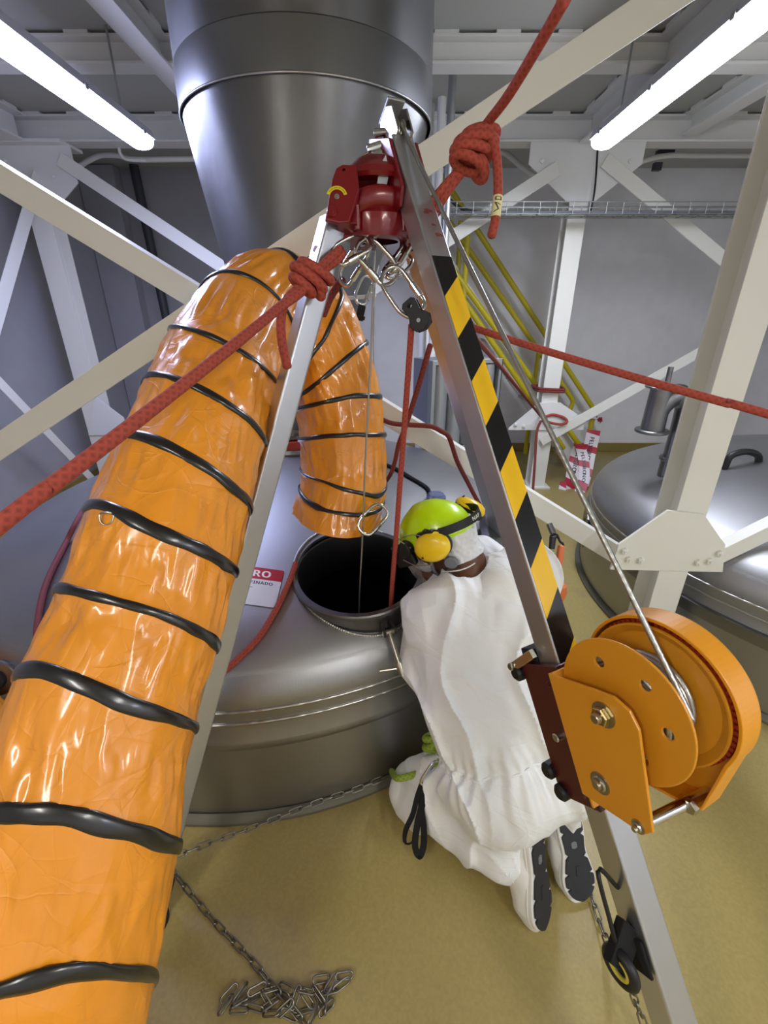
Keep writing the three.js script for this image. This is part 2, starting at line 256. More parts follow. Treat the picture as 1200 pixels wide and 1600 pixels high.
// ---------- the building ----------
const T1 = [-0.6, -2.38], T2 = [2.72, -2.3], TR = 1.4, SILO = [-0.33, -2.5];
{
  const fs = new THREE.Shape([[-3.1, -3], [4.3, -3], [4.3, 5.6], [-3.1, 5.6]].map((q) => new THREE.Vector2(...q)));   // shape y = -z
  for (const t of [T1, T2]) { const h = new THREE.Path(); h.absarc(t[0], -t[1], TR - 0.03, 0, Math.PI * 2, true); fs.holes.push(h); }
  const g = new THREE.ExtrudeGeometry(fs, { depth: 0.2, bevelEnabled: false, curveSegments: 60 }); g.rotateX(-Math.PI / 2); g.translate(0, -0.2, 0); g.deleteAttribute('uv');
  struct('floor', boxUV(prep(g)), M.floor);
  const cs = new THREE.Shape([[-3.3, -3.2], [4.5, -3.2], [4.5, 5.8], [-3.3, 5.8]].map((q) => new THREE.Vector2(...q)));
  const h = new THREE.Path(); h.absarc(SILO[0], -SILO[1], 0.63, 0, Math.PI * 2, true); cs.holes.push(h);
  const c = new THREE.ExtrudeGeometry(cs, { depth: 0.2, bevelEnabled: false, curveSegments: 40 }); c.rotateX(-Math.PI / 2); c.translate(0, 3.0, 0); c.deleteAttribute('uv');
  struct('ceiling', boxUV(prep(c)), M.ceil);
  struct('wall_back', box(-0.6, 4.5, -0.2, 3.0, -5.8, -5.6), M.wall);
  struct('wall_back_left', box(-3.3, -0.6, -0.2, 3.0, -5.8, -5.6), M.wallGrey);
  struct('wall_left', box(-3.3, -3.1, -0.2, 3.0, -5.6, 3.0), M.wallGrey);
  struct('wall_right', box(4.3, 4.5, -0.2, 3.0, -5.6, 3.0), M.wall);
  struct('wall_front', box(-3.3, 4.5, -0.2, 3.0, 3.0, 3.2), M.wall);
  struct('baseboard_back', box(-3.1, 4.3, 0, 0.11, -5.6, -5.57, 0.006), std({ color: 0x8d7d45, roughness: 0.5 }));
  struct('baseboard_left', box(-3.1, -3.07, 0, 0.11, -5.57, 2.97, 0.006), std({ color: 0x8d7d45, roughness: 0.5 }));
}
// I-beam along x or z: flanges + web, with packing pads above that leave dark slots
function iBeam(label, ax, c, from, to, y0, y1, w, group) {
  const o = thing('ceiling_beam', label, 'steel beam', ax === 'x' ? [(from + to) / 2, y0, c] : [c, y0, (from + to) / 2], group);
  const B = (l0, l1, ya, yb, hw) => (ax === 'x' ? box(l0, l1, ya, yb, c - hw, c + hw, 0.002) : box(c - hw, c + hw, ya, yb, l0, l1, 0.002));
  part('bottom_flange', B(from, to, y0, y0 + 0.014, w / 2), M.white, o);
  part('top_flange', B(from, to, y1 - 0.014, y1, w / 2), M.white, o);
  part('web', B(from, to, y0 + 0.014, y1 - 0.014, 0.006), M.white, o);
  const pads = []; for (let q = from + 0.05; q < to - 0.1; q += 0.33) pads.push(B(q, Math.min(q + 0.13, to), y1, 3.0, w / 2));
  part('packing_pad', pads, M.white, o); return o;
}
iBeam('white steel cross beam under the ceiling at the back above the cable tray', 'x', -4.3, -3.08, 4.28, 2.82, 2.985, 0.16);
iBeam('white steel cross beam under the ceiling passing just behind the hopper', 'x', -3.25, -3.08, 4.28, 2.86, 2.985, 0.12);
iBeam('white steel beam running to the back above the right strip lamp', 'z', 1.56, -4.2, 2.9, 2.80, 2.985, 0.16);
iBeam('white steel beam running to the back just left of the hopper', 'z', -1.23, -4.2, 2.9, 2.85, 2.985, 0.12);
iBeam('white steel beam running to the back above the left wall column', 'z', -2.76, -4.2, 2.9, 2.80, 2.985, 0.16);
iBeam('white steel beam at the top right corner beyond the right strip lamp', 'z', 2.3, -4.2, 2.9, 2.85, 2.985, 0.12);

function bolts(pts, n, r, parent, mat) { for (const p of pts) { const a = A(p), b = a.clone().addScaledVector(A(n), r * 0.9); part('bolt', [hexNut(a, b, r), cyl(b, b.clone().addScaledVector(A(n), r * 0.35), r * 0.55, r * 0.4, 12)], mat || M.white, parent); } }
// columns: I-section, flange faces camera
function column(label, x, z, w, d, y1) {
  const o = thing('steel_column', label, 'steel column', [x, 0, z]);
  part('front_flange', box(x - w / 2, x + w / 2, 0.02, y1, z + d / 2 - 0.012, z + d / 2, 0.002), M.cream, o);
  part('back_flange', box(x - w / 2, x + w / 2, 0.02, y1, z - d / 2, z - d / 2 + 0.012, 0.002), M.cream, o);
  part('web', box(x - 0.005, x + 0.005, 0.02, y1, z - d / 2 + 0.012, z + d / 2 - 0.012), M.cream, o);
  part('base_plate', box(x - w * 0.8, x + w * 0.8, 0, 0.02, z - d * 0.8, z + d * 0.8, 0.003), M.cream, o);
  return o;
}
const XZ = (z) => new THREE.Matrix4().setPosition(0, 0, z);
const colR = column('cream steel column with a bolted gusset plate at the right behind the winch', 1.285, -1.76, 0.13, 0.14, 2.985);
{
  const z = -1.68;
  part('gusset_plate', plate([[1.003, 0.709], [1.173, 0.868], [1.327, 0.85], [1.458, 0.709], [1.489, 0.572], [0.993, 0.585]], 0.012, XZ(z)), M.cream, colR);
  bolts([[1.031, 0.681, -1.674], [1.059, 0.64, -1.674], [1.111, 0.634, -1.674], [1.363, 0.624, -1.674], [1.411, 0.631, -1.674], [1.442, 0.669, -1.674]], [0, 0, 1], 0.016, colR, M.cream);
}
const colC = column('white steel column by the yellow stair rails at the back', 1.56, -4.32, 0.15, 0.16, 2.82);
{
  const z = -4.23;
  part('lower_gusset', plate([[1.20, 0.62], [1.46, 0.86], [1.66, 0.86], [1.92, 0.70], [1.92, 0.60], [1.20, 0.60]], 0.012, XZ(z)), M.white, colC);
  part('upper_gusset', plate([[1.12, 2.82], [1.12, 2.68], [1.45, 2.44], [1.68, 2.44], [2.0, 2.68], [2.0, 2.82]], 0.012, XZ(z)), M.white, colC);
  bolts([[1.26, 0.655, z + 0.006], [1.34, 0.64, z + 0.006], [1.76, 0.64, z + 0.006], [1.86, 0.70, z + 0.006], [1.22, 2.70, z + 0.006], [1.30, 2.64, z + 0.006], [1.82, 2.64, z + 0.006], [1.90, 2.70, z + 0.006]], [0, 0, 1], 0.018, colC);
}
const colL = column('white steel column at the left under the strip lamp conduit', -2.78, -4.32, 0.17, 0.17, 2.80);
{
  const z = -4.225;
  part('upper_gusset', plate([[-3.02, 2.80], [-2.96, 2.56], [-2.86, 2.40], [-2.66, 2.36], [-2.40, 2.56], [-2.40, 2.80]], 0.012, XZ(z)), M.white, colL);
  part('cap_plate', box(-3.06, -2.42, 2.795, 2.818, -4.42, -4.14, 0.003), M.white, colL);
  part('lower_gusset', plate([[-2.86, 0.55], [-2.70, 0.92], [-2.48, 0.72], [-2.48, 0.55]], 0.012, XZ(z)), M.white, colL);
  bolts([[-2.92, 2.70, z + 0.006], [-2.86, 2.62, z + 0.006], [-2.50, 2.68, z + 0.006], [-2.58, 2.60, z + 0.006]], [0, 0, 1], 0.016, colL);
}
// angle-bar diagonals: vertical leg facing the camera plus an outstanding leg
function brace(label, a, b, w, t = 0.008, n = [0, 0, 1], lip = true) {
  const o = thing('diagonal_brace', label, 'steel brace', [(a[0] + b[0]) / 2, Math.min(a[1], b[1]), (a[2] + b[2]) / 2]);
  part('flat_leg', bar(a, b, w, t, n), M.cream, o);
  if (lip) { const f = dirBasis(a, b, n); const s = f.x.y > 0 ? 1 : -1; const of = f.x.clone().multiplyScalar(s * (w / 2 - t / 2)).addScaledVector(f.z, -w * 0.42); part('back_leg', bar(A(a).add(of), A(b).add(of), t, w * 0.82, n), M.cream, o); }
  return o;
}
brace('big cream diagonal brace rising from lower left to upper right past the hopper', [-2.75, 0.452, -1.73], [1.102, 2.594, -1.73], 0.088);
brace('big cream diagonal brace falling from upper left behind the orange duct', [-2.209, 2.581, -1.825], [1.169, 0.53, -1.825], 0.085);
brace('cream diagonal brace leaving the gusset at the right edge', [1.429, 0.603, -1.7], [2.522, 1.336, -1.7], 0.07);
brace('thin white brace descending from the left column towards the hopper', [-2.493, 2.708, -4.2], [-0.67, 1.548, -4.2], 0.10, 0.008, [0, 0, 1], false);
brace('white brace from the left column leaning to the left edge', [-2.7, 2.606, -4.225], [-2.7, 0.869, -2.772], 0.10, 0.008, [1, 0, 0], false);
brace('white brace low at the left edge behind the red rope', [-2.74, 1.487, -3.043], [-2.74, 0.06, -4.031], 0.075, 0.008, [1, 0, 0], false);
brace('white brace from the centre column down to the vertical conduits', [1.344, 2.648, -4.2], [-0.444, 1.614, -4.2], 0.10, 0.008, [0, 0, 1], false);
brace('white brace from the centre column down to the right behind the cable tray', [1.695, 2.7, -4.2], [3.629, 1.548, -4.2], 0.10, 0.008, [0, 0, 1], false);
brace('white brace rising right from the low gusset of the centre column', [1.519, 0.493, -4.2], [3, 1.418, -4.2], 0.09, 0.008, [0, 0, 1], false);

// strip lamps
const lampHousing = std({ color: 0xc9ccd6, roughness: 0.4 });
function lamp(label, x, z0, z1, y, col, power, glow) {
  const o = thing('strip_lamp', label, 'ceiling light', [x, y, (z0 + z1) / 2]), L = z1 - z0, zm = (z0 + z1) / 2;
  const prof = (w, h, up) => { const s = new THREE.Shape(); const r = 0.03; if (up) { s.moveTo(-w, 0); s.lineTo(-w * 0.8, h); s.lineTo(w * 0.8, h); s.lineTo(w, 0); s.closePath(); } else { s.moveTo(-w, 0); s.bezierCurveTo(-w, -h * 0.8, -w * 0.6, -h, 0, -h); s.bezierCurveTo(w * 0.6, -h, w, -h * 0.8, w, 0); s.closePath(); } return s; };
  const ex = (s, l) => { const g = new THREE.ExtrudeGeometry(s, { depth: l, bevelEnabled: true, bevelSize: 0.006, bevelThickness: 0.02, bevelSegments: 4, bevelOffset: -0.006 }); g.translate(x, y, zm - l / 2); return g; };
  part('housing', ex(prof(0.075, 0.045, true), L), lampHousing, o);
  part('diffuser', ex(prof(0.07, 0.055, false), L - 0.04), std({ color: 0xffffff, roughness: 0.4, emissive: new THREE.Color(...col), emissiveIntensity: glow }), o);
  for (const e of [0.15, 0.85]) part('hanger', cyl([x, y + 0.045, lerp(z0, z1, e)], [x, 2.999, lerp(z0, z1, e)], 0.006), M.galv, o);
  for (const e of [0.1, 0.5, 0.9]) part('clip', box(x - 0.082, x + 0.082, y - 0.012, y + 0.012, lerp(z0, z1, e) - 0.012, lerp(z0, z1, e) + 0.012, 0.003), M.galv, o);
  const l = new THREE.RectAreaLight(new THREE.Color(...col), power, 0.13, L); l.position.set(0, -0.062, 0); l.rotation.x = -Math.PI / 2; l.castShadow = true; o.add(l); return o;
}
lamp('lit strip lamp hanging at the upper left beside the hopper', -1.46, -3.36, -2.0, 2.58, LAMP.left, LAMP.frontLeft, LAMP.glow);
lamp('lit strip lamp hanging at the upper right above the second tank', 1.32, -3.36, -2.02, 2.58, LAMP.right, LAMP.front, LAMP.glow);
lamp('lit strip lamp behind the viewer at the far right', 3.35, 0.7, 2.0, 2.58, LAMP.right, LAMP.front, LAMP.glow);
lamp('lit strip lamp behind the viewer on the left', -1.2, 0.7, 2.0, 2.58, LAMP.warm, LAMP.rear, LAMP.glow);
lamp('lit strip lamp behind the viewer on the right', 1.32, 0.7, 2.0, 2.58, LAMP.warm, LAMP.rear, LAMP.glow);


// ---------- tanks sunk through the floor, hopper, pipework ----------
const domeY = (r) => { if (r <= 1.2) return 0.94 - (3.12 - Math.sqrt(3.12 * 3.12 - r * r)); const t = 1 - Math.sqrt(Math.max(0, 1 - (Math.min(r, 1.4) - 1.2) / 0.2)); return (1 - t) ** 2 * 0.70 + 2 * t * (1 - t) * 0.617 + t * t * 0.50; };
const onT1 = (x, z, up = 0) => [x, domeY(Math.hypot(x - T1[0], z - T1[1])) + up, z];
const onT2 = (x, z, up = 0) => [x, domeY(Math.hypot(x - T2[0], z - T2[1])) + up, z];
function tankShell(c, hole) {
  const out = [], bz = (t, o) => [1.2 + (0.4 * t - 0.2 * t * t) * (o ? 0.86 : 1) - (o ? 0.004 : 0), (1 - t) ** 2 * 0.70 + 2 * t * (1 - t) * 0.617 + t * t * 0.50 - (o ? 0.012 * (1 - t) + 0.01 * t : 0)];
  for (let i = 0; i <= 40; i++) { const r = 1.2 * i / 40; out.push([r, domeY(r)]); }
  for (let i = 1; i <= 20; i++) out.push(bz(i / 20));
  const prof = [...out, [TR, 0.46], [TR + 0.001, 0.40], [TR + 0.010, 0.375], [TR + 0.012, 0.358], [TR + 0.006, 0.34], [TR, 0.33], [TR, -1.6], [TR - 0.02, -1.62], [0, -1.62], [0, -1.58], [TR - 0.03, -1.58], [TR - 0.03, 0.47]];
  for (let i = 19; i >= 1; i--) prof.push(bz(i / 20, true));
  for (let i = 39; i >= 0; i--) { const r = 1.19 * i / 40; prof.push([r, domeY(r) - 0.012]); }
  let g = new THREE.LatheGeometry(prof.map((q) => new THREE.Vector2(Math.max(q[0], 0), q[1])).reverse(), 128);
  g.translate(c[0], 0, c[1]);
  if (hole) {
    g.deleteAttribute('uv'); g.setAttribute('uv', new THREE.BufferAttribute(new Float32Array(g.attributes.position.count * 2), 2));
    const a = new Brush(g), b = new Brush(new THREE.CylinderGeometry(hole.r, hole.r, 0.5, 72)); b.position.set(hole.x, hole.y, hole.z); b.rotation.x = hole.tilt; b.updateMatrixWorld(); a.updateMatrixWorld();
    const ev = new Evaluator(); ev.useGroups = false; const res = ev.evaluate(a, b, SUBTRACTION); g = res.geometry; g.applyMatrix4(res.matrixWorld);
  }
  g = prep(g); g.deleteAttribute('uv'); g.deleteAttribute('normal'); g = toCreasedNormals(mergeVertices(g, 1e-5), 0.5); return boxUV(prep(g));
}
function weldBead(c, r, y, w = 0.006) { return sweep(Array.from({ length: 120 }, (_, i) => [c[0] + r * Math.cos(i / 120 * 2 * Math.PI), y, c[1] + r * Math.sin(i / 120 * 2 * Math.PI)]), w, { closed: true, seg: 1000, ns: 6, rfun: (t, s) => 0.75 + 0.45 * Math.abs(Math.sin(s * 420)) * (0.6 + 0.4 * noise(s * 30, 0)) }); }
function baseRing(c) { return lathe([[TR - 0.02, 0], [TR + 0.028, 0], [TR + 0.028, 0.012], [TR + 0.02, 0.022], [TR + 0.002, 0.03]], 128).translate(c[0], 0, c[1]); }
const ringMat = std({ color: 0x6f6c5e, metalness: 0.3, roughness: 0.6 });
const MH = { x: -0.094, y: 0.698, z: -1.405, r: 0.224, tilt: 0.175 };
const tank1 = thing('storage_tank', 'stainless steel tank with the open round manhole in its domed top', 'tank', [T1[0], 0, T1[1]]);
part('shell', tankShell(T1, MH), M.steelTank, tank1);
part('base_ring', baseRing(T1), ringMat, tank1);
part('weld_bead', [weldBead(T1, 1.401, 0.497), weldBead(T1, 1.401, 0.448)], M.weld, tank1);
{
  const m = new THREE.Matrix4().makeRotationX(MH.tilt).setPosition(MH.x, MH.y, MH.z);
  const neck = part('manhole_neck', lathe([[0.216, -0.10], [0.216, 0.055], [0.219, 0.063], [0.236, 0.065], [0.241, 0.061], [0.241, 0.050], [0.233, 0.046], [0.231, 0.03], [0.231, -0.13]], 128, 0.5).applyMatrix4(m), M.steel, tank1);
  part('weld_bead', sweep(Array.from({ length: 96 }, (_, i) => { const a = i / 96 * 2 * Math.PI, x = MH.x + 0.234 * Math.cos(a), z = MH.z + 0.234 * Math.sin(a); return onT1(x, z, 0.003); }), 0.005, { closed: true, seg: 700, ns: 6, rfun: (t, s) => 0.7 + 0.5 * Math.abs(Math.sin(s * 400)) }), M.weld, neck);
  // bracket ears and swing bolt on the neck
  const at = (an, r, y) => V(r * Math.cos(an), y, r * Math.sin(an)).applyMatrix4(m);
  for (const an of [1.13, 2.35, -2.3, -0.9]) for (const s of [-1, 1]) { const a = at(an + s * 0.07, 0.232, 0.0), b = at(an + s * 0.07, 0.272, 0.0); part('clamp_ear', bar(a, b, 0.03, 0.008, at(an + 1.57, 1, 0).sub(at(an + 1.57, 0, 0))), M.steelDark, neck); }
  const piv = at(1.13, 0.262, -0.005), L = A([0.061, 0.561, -1.072]);
  const bolt = part('swing_bolt', [cyl(at(1.04, 0.262, -0.005), at(1.22, 0.262, -0.005), 0.009, 0.009, 16, 0.002), cyl(piv, piv.clone().lerp(L, 1.0), 0.0075, 0.0075, 16)], M.zinc, neck);
  const dir = L.clone().sub(piv).normalize(), side = V(1, 0.1, 0.25).normalize();
  part('wing_nut', [cyl(piv.clone().lerp(L, 0.72), piv.clone().lerp(L, 0.98), 0.017, 0.010, 20), bar(piv.clone().lerp(L, 0.83), piv.clone().lerp(L, 0.95).addScaledVector(side, -0.075), 0.014, 0.006, dir), bar(piv.clone().lerp(L, 0.83), piv.clone().lerp(L, 0.86).addScaledVector(side, 0.075), 0.014, 0.006, dir)], M.zinc, bolt);
}
{ // capped nozzle low on the left of the tank and flange under the hopper
  const c = A([-1.276, 0.509, -1.155]), dn = V(0.25, 0.25, 0.93).normalize();
  const e = c.clone().addScaledVector(dn, 0.05);
  const nz = part('side_nozzle', [cyl(c.clone().addScaledVector(dn, -0.15), e, 0.035, 0.035, 32), cyl(e, e.clone().addScaledVector(dn, 0.02), 0.06, 0.06, 40, 0.004)], M.steel, tank1);
  part('nozzle_cap', [cyl(e.clone().addScaledVector(dn, 0.02), e.clone().addScaledVector(dn, 0.03), 0.035, 0.03, 24), cyl(e.clone().addScaledVector(dn, 0.03), e.clone().addScaledVector(dn, 0.045), 0.012, 0.012, 12)], M.rubber, nz);
}
const OUT = [-0.505, -2.4];
{
  const y = onT1(...OUT)[1];
  const n = part('inlet_flange', lathe([[0.10, 0], [0.18, 0], [0.185, 0.012], [0.18, 0.03], [0.12, 0.034]], 64).translate(OUT[0], y - 0.005, OUT[1]), M.steel, tank1);
  part('gasket', lathe([[0.12, 0], [0.165, 0], [0.167, 0.04], [0.12, 0.044]], 64).translate(OUT[0], y + 0.026, OUT[1]), std({ color: 0x9c2f20, roughness: 0.6 }), n, 'red gasket ring');
}
// hopper: cylinder through the ceiling and an eccentric cone
{
  const h = thing('steel_hopper', 'big stainless steel hopper narrowing downwards from the ceiling behind the tripod head', 'hopper', [SILO[0], 0.95, SILO[1]]);
  const R = 0.535, yj = 2.40;
  part('cylinder', lathe([[R, yj], [R, 3.55], [0, 3.56]], 128, 0.4).translate(SILO[0], 0, SILO[1]), M.steelHopper, h);
  const pos = [], idx = [], uv = [], nS = 128, nL = 40, yb = onT1(...OUT)[1] + 0.11;
  for (let j = 0; j <= nL; j++) for (let i = 0; i <= nS; i++) { const t = j / nL, a = i / nS * Math.PI * 2, q = Math.pow(t, 1.12); const r = lerp(R, 0.105, q), x = lerp(SILO[0], OUT[0] + 0.02, q), z = lerp(SILO[1], OUT[1], q); pos.push(x + r * Math.cos(a), lerp(yj, yb, t), z + r * Math.sin(a)); uv.push(a * R, t * 1.5); }
  for (let j = 0; j < nL; j++) for (let i = 0; i < nS; i++) { const a = j * (nS + 1) + i, b = a + nS + 1; idx.push(a, a + 1, b, b, a + 1, b + 1); }
  const g = new THREE.BufferGeometry(); g.setAttribute('position', new THREE.Float32BufferAttribute(pos, 3)); g.setAttribute('uv', new THREE.Float32BufferAttribute(uv, 2)); g.setIndex(idx); g.computeVertexNormals();
  const c = part('cone', g, M.steelHopper, h);
  part('seam_ring', lathe([[R, -0.075], [R + 0.004, -0.07], [R + 0.004, 0.07], [R, 0.075]], 128, 0.4).translate(SILO[0], yj + 0.03, SILO[1]), std({ color: 0x8d8e90, metalness: 1, roughness: 0.3 }), h);
  part('weld_bead', weldBead(SILO, R + 0.003, yj - 0.045, 0.004), M.weld, c);
  part('outlet_pipe', [lathe([[0.107, 0], [0.107, 0.10]], 64, 0).translate(OUT[0] + 0.02, yb - 0.04, OUT[1]), lathe([[0.107, 0], [0.15, 0.002], [0.152, 0.02], [0.107, 0.024]], 64).translate(OUT[0], yb - 0.035, OUT[1])], M.steel, h);
}
// danger sign stuck on the dome
{
  const c = document.createElement('canvas'); c.width = 1024; c.height = 768; const x = c.getContext('2d');
  x.fillStyle = '#dfe0ea'; x.fillRect(0, 0, 1024, 768); x.fillStyle = '#b5152c'; x.fillRect(0, 0, 1024, 250);
  x.fillStyle = '#f2eff2'; x.font = 'bold 190px sans-serif'; x.textAlign = 'center'; x.textBaseline = 'middle'; x.fillText('PELIGRO', 480, 132);
  x.fillStyle = '#16161c'; x.font = 'bold 82px sans-serif'; x.fillText('ESPACIO CONFINADO', 500, 325);
  x.font = '34px sans-serif'; x.textAlign = 'left'; for (let i = 0; i < 4; i++) { x.globalAlpha = 0.5; for (let q = 80; q < 620 - i * 40;) { const w = 30 + ((q * 37 + i * 91) % 60); x.fillRect(q, 420 + i * 60, w, 14); q += w + 18; } }
  const t = new THREE.CanvasTexture(c); t.colorSpace = THREE.SRGBColorSpace;
  const C = [[-0.637, 0.781, -1.397], [-0.359, 0.762, -1.37], [-0.363, 0.708, -1.223], [-0.621, 0.726, -1.245]].map(A);
  const n = 14, pos = [], uv = [], idx = [];
  for (let j = 0; j <= n; j++) for (let i = 0; i <= n; i++) { const u = i / n, v = j / n; const p = C[0].clone().lerp(C[1], u).lerp(C[3].clone().lerp(C[2], u), v); const q = onT1(p.x, p.z, 0.0025); pos.push(...q); uv.push(u, 1 - v); }
  for (let j = 0; j < n; j++) for (let i = 0; i < n; i++) { const a = j * (n + 1) + i, b = a + n + 1; idx.push(a, b, a + 1, a + 1, b, b + 1); }
  const g = new THREE.BufferGeometry(); g.setAttribute('position', new THREE.Float32BufferAttribute(pos, 3)); g.setAttribute('uv', new THREE.Float32BufferAttribute(uv, 2)); g.setIndex(idx); g.computeVertexNormals();
  solo('warning_sign', g, phy({ map: t, roughness: 0.35, side: THREE.DoubleSide }), 'red and white confined space warning sticker on the tank dome left of the manhole', 'sign');
}
// second tank
const tank2 = thing('storage_tank', 'second stainless steel tank at the right edge with a bent vent pipe on top', 'tank', [T2[0], 0, T2[1]]);
part('shell', tankShell(T2), M.steelTank, tank2);
part('base_ring', baseRing(T2), ringMat, tank2);
part('weld_bead', [weldBead(T2, 1.401, 0.497), weldBead(T2, 1.401, 0.448)], M.weld, tank2);
part('reinforcing_band', lathe([[TR, 0.33], [TR + 0.022, 0.335], [TR + 0.022, 0.39], [TR, 0.395]], 128).translate(T2[0], 0, T2[1]), M.steel, tank2);
{ // lifting lugs on the wall
  for (const an of [2.18, 3.4, 0.9]) { const d = V(Math.cos(an), 0, Math.sin(an)), t = V(-d.z, 0, d.x), o = V(T2[0], 0.30, T2[1]).addScaledVector(d, TR + 0.03);
    part('lifting_lug', plate([[-0.07, -0.1], [0.07, -0.1], [0.07, 0.1], [0.04, 0.125], [-0.04, 0.125], [-0.07, 0.1]], 0.012, basis(o, t, [0, 1, 0], d), { holes: [[0, 0.06, 0.022]] }), M.steel, tank2); }
  // bent vent with a silencer can
  const b = A([1.684, 0.908, -2.482]), top = A([1.682, 1.114, -2.551]), s = A([1.517, 1.07, -2.499]);
  const base = onT2(b.x, b.z);
  const vent = part('vent_pipe', sweep([base, [base[0], top.y - 0.05, base[2]], [base[0] - 0.012, top.y + 0.045, base[2]], [lerp(base[0], s.x, 0.45), top.y + 0.095, base[2]], [s.x + 0.03, top.y + 0.055, base[2]], [s.x, top.y - 0.0, base[2]]], 0.058, { ns: 24, seg: 60 }), M.steel, tank2);
  part('clamp_ring', [cyl([base[0], base[1] + 0.075, base[2]], [base[0], base[1] + 0.10, base[2]], 0.075, 0.075, 40, 0.006), cyl([base[0], base[1] - 0.02, base[2]], [base[0], base[1] + 0.075, base[2]], 0.062, 0.062, 32)], M.steel, vent);
  part('vent_can', [cyl([s.x, top.y - 0.10, base[2]], [s.x, top.y + 0.13, base[2]], 0.062, 0.056, 32), cyl([s.x, top.y - 0.115, base[2]], [s.x, top.y - 0.095, base[2]], 0.088, 0.088, 40, 0.005), cyl([s.x, top.y + 0.13, base[2]], [s.x, top.y + 0.142, base[2]], 0.085, 0.085, 40, 0.004), cyl([s.x + 0.02, top.y + 0.14, base[2]], [s.x + 0.02, top.y + 0.24, base[2]], 0.014, 0.014, 16)], M.steel, vent);
  const h = A([1.978, 0.994, -2.247]); const q = onT2(h.x, h.z - 0.1);
  part('manhole_handle', sweep([[q[0] - 0.09, q[1] - 0.02, q[2]], [q[0] - 0.075, q[1] + 0.05, q[2]], [q[0], q[1] + 0.075, q[2]], [q[0] + 0.075, q[1] + 0.05, q[2]], [q[0] + 0.09, q[1] - 0.02, q[2]]], 0.018, { ns: 12 }), M.black, tank2);
}
// manhole cover swung open over the right side of the tank
{
  const c = A([0.589, 0.612, -1.728]), ax = A([0.681, 0.654, -1.747]).sub(c).add(V(0, 0.045, 0.045)).normalize();
  const o = thing('manhole_cover', 'round steel manhole cover swung open behind the striped tripod leg', 'cover', [c.x, c.y - 0.22, c.z]);
  const f = dirBasis([0, 0, 0], ax), mm = basis(c, f.x, f.y, f.z);
  part('disc', lathe([[0, 0.035], [0.10, 0.032], [0.19, 0.012], [0.215, 0], [0.235, 0], [0.238, 0.006], [0.235, 0.014], [0.215, 0.014], [0.1, 0.046], [0, 0.05]], 96).applyMatrix4(mm), M.steel, o);
  part('rim', lathe([[0.235, -0.012], [0.245, -0.012], [0.245, 0.02], [0.235, 0.02]], 96).applyMatrix4(mm), M.steel, o);
  for (let i = 0; i < 5; i++) { const a = i * Math.PI * 0.4 + 0.3, p = V(0.05 * Math.cos(a), 0.052, 0.05 * Math.sin(a)).applyMatrix4(mm), q = V(0.2 * Math.cos(a), 0.024, 0.2 * Math.sin(a)).applyMatrix4(mm); part('rib', bar(p, q, 0.008, 0.02, ax), M.steel, o); }
  part('hub_handle', [cyl(c.clone().addScaledVector(ax, 0.04), c.clone().addScaledVector(ax, 0.075), 0.03, 0.025, 24)], M.steel, o);
  part('hinge_arm', [bar([0.636, 0.553, -1.648], [0.66, 0.53, -1.98], 0.03, 0.012), cyl([0.708, 0.788, -1.718], [0.728, 0.737, -1.674], 0.013, 0.013, 16, 0.002)], M.steel, o);
  const tl = thing('hand_tool', 'orange and black hand tool hung on the open manhole cover', 'tool', [0.72, 0.53, -1.561]);
  part('grip', cyl([0.745, 0.722, -1.645], [0.728, 0.621, -1.601], 0.014, 0.017, 20, 0.004), std({ color: 0xe07840, roughness: 0.5 }), tl);
  part('clip', [sweep([[0.703, 0.751, -1.67], [0.723, 0.766, -1.665], [0.739, 0.736, -1.652], [0.753, 0.726, -1.648], [0.753, 0.709, -1.64]], 0.005), cyl([0.71, 0.756, -1.661], [0.704, 0.707, -1.639], 0.014, 0.012, 12, 0.002)], M.black, tl);
  part('trigger_block', [bar([0.722, 0.648, -1.602], [0.703, 0.579, -1.572], 0.032, 0.03), bar([0.691, 0.602, -1.571], [0.739, 0.609, -1.574], 0.014, 0.02)], M.black, tl);
  part('body', lathe([[0, 0], [0.018, 0.002], [0.03, 0.03], [0.034, 0.06], [0.026, 0.09], [0.016, 0.1], [0, 0.101]], 32).applyMatrix4(basis([0.724, 0.492, -1.555], [1, 0, 0], [0.05, 1, 0], [0, 0, 1])), std({ color: 0xe07840, roughness: 0.5 }), tl);
}
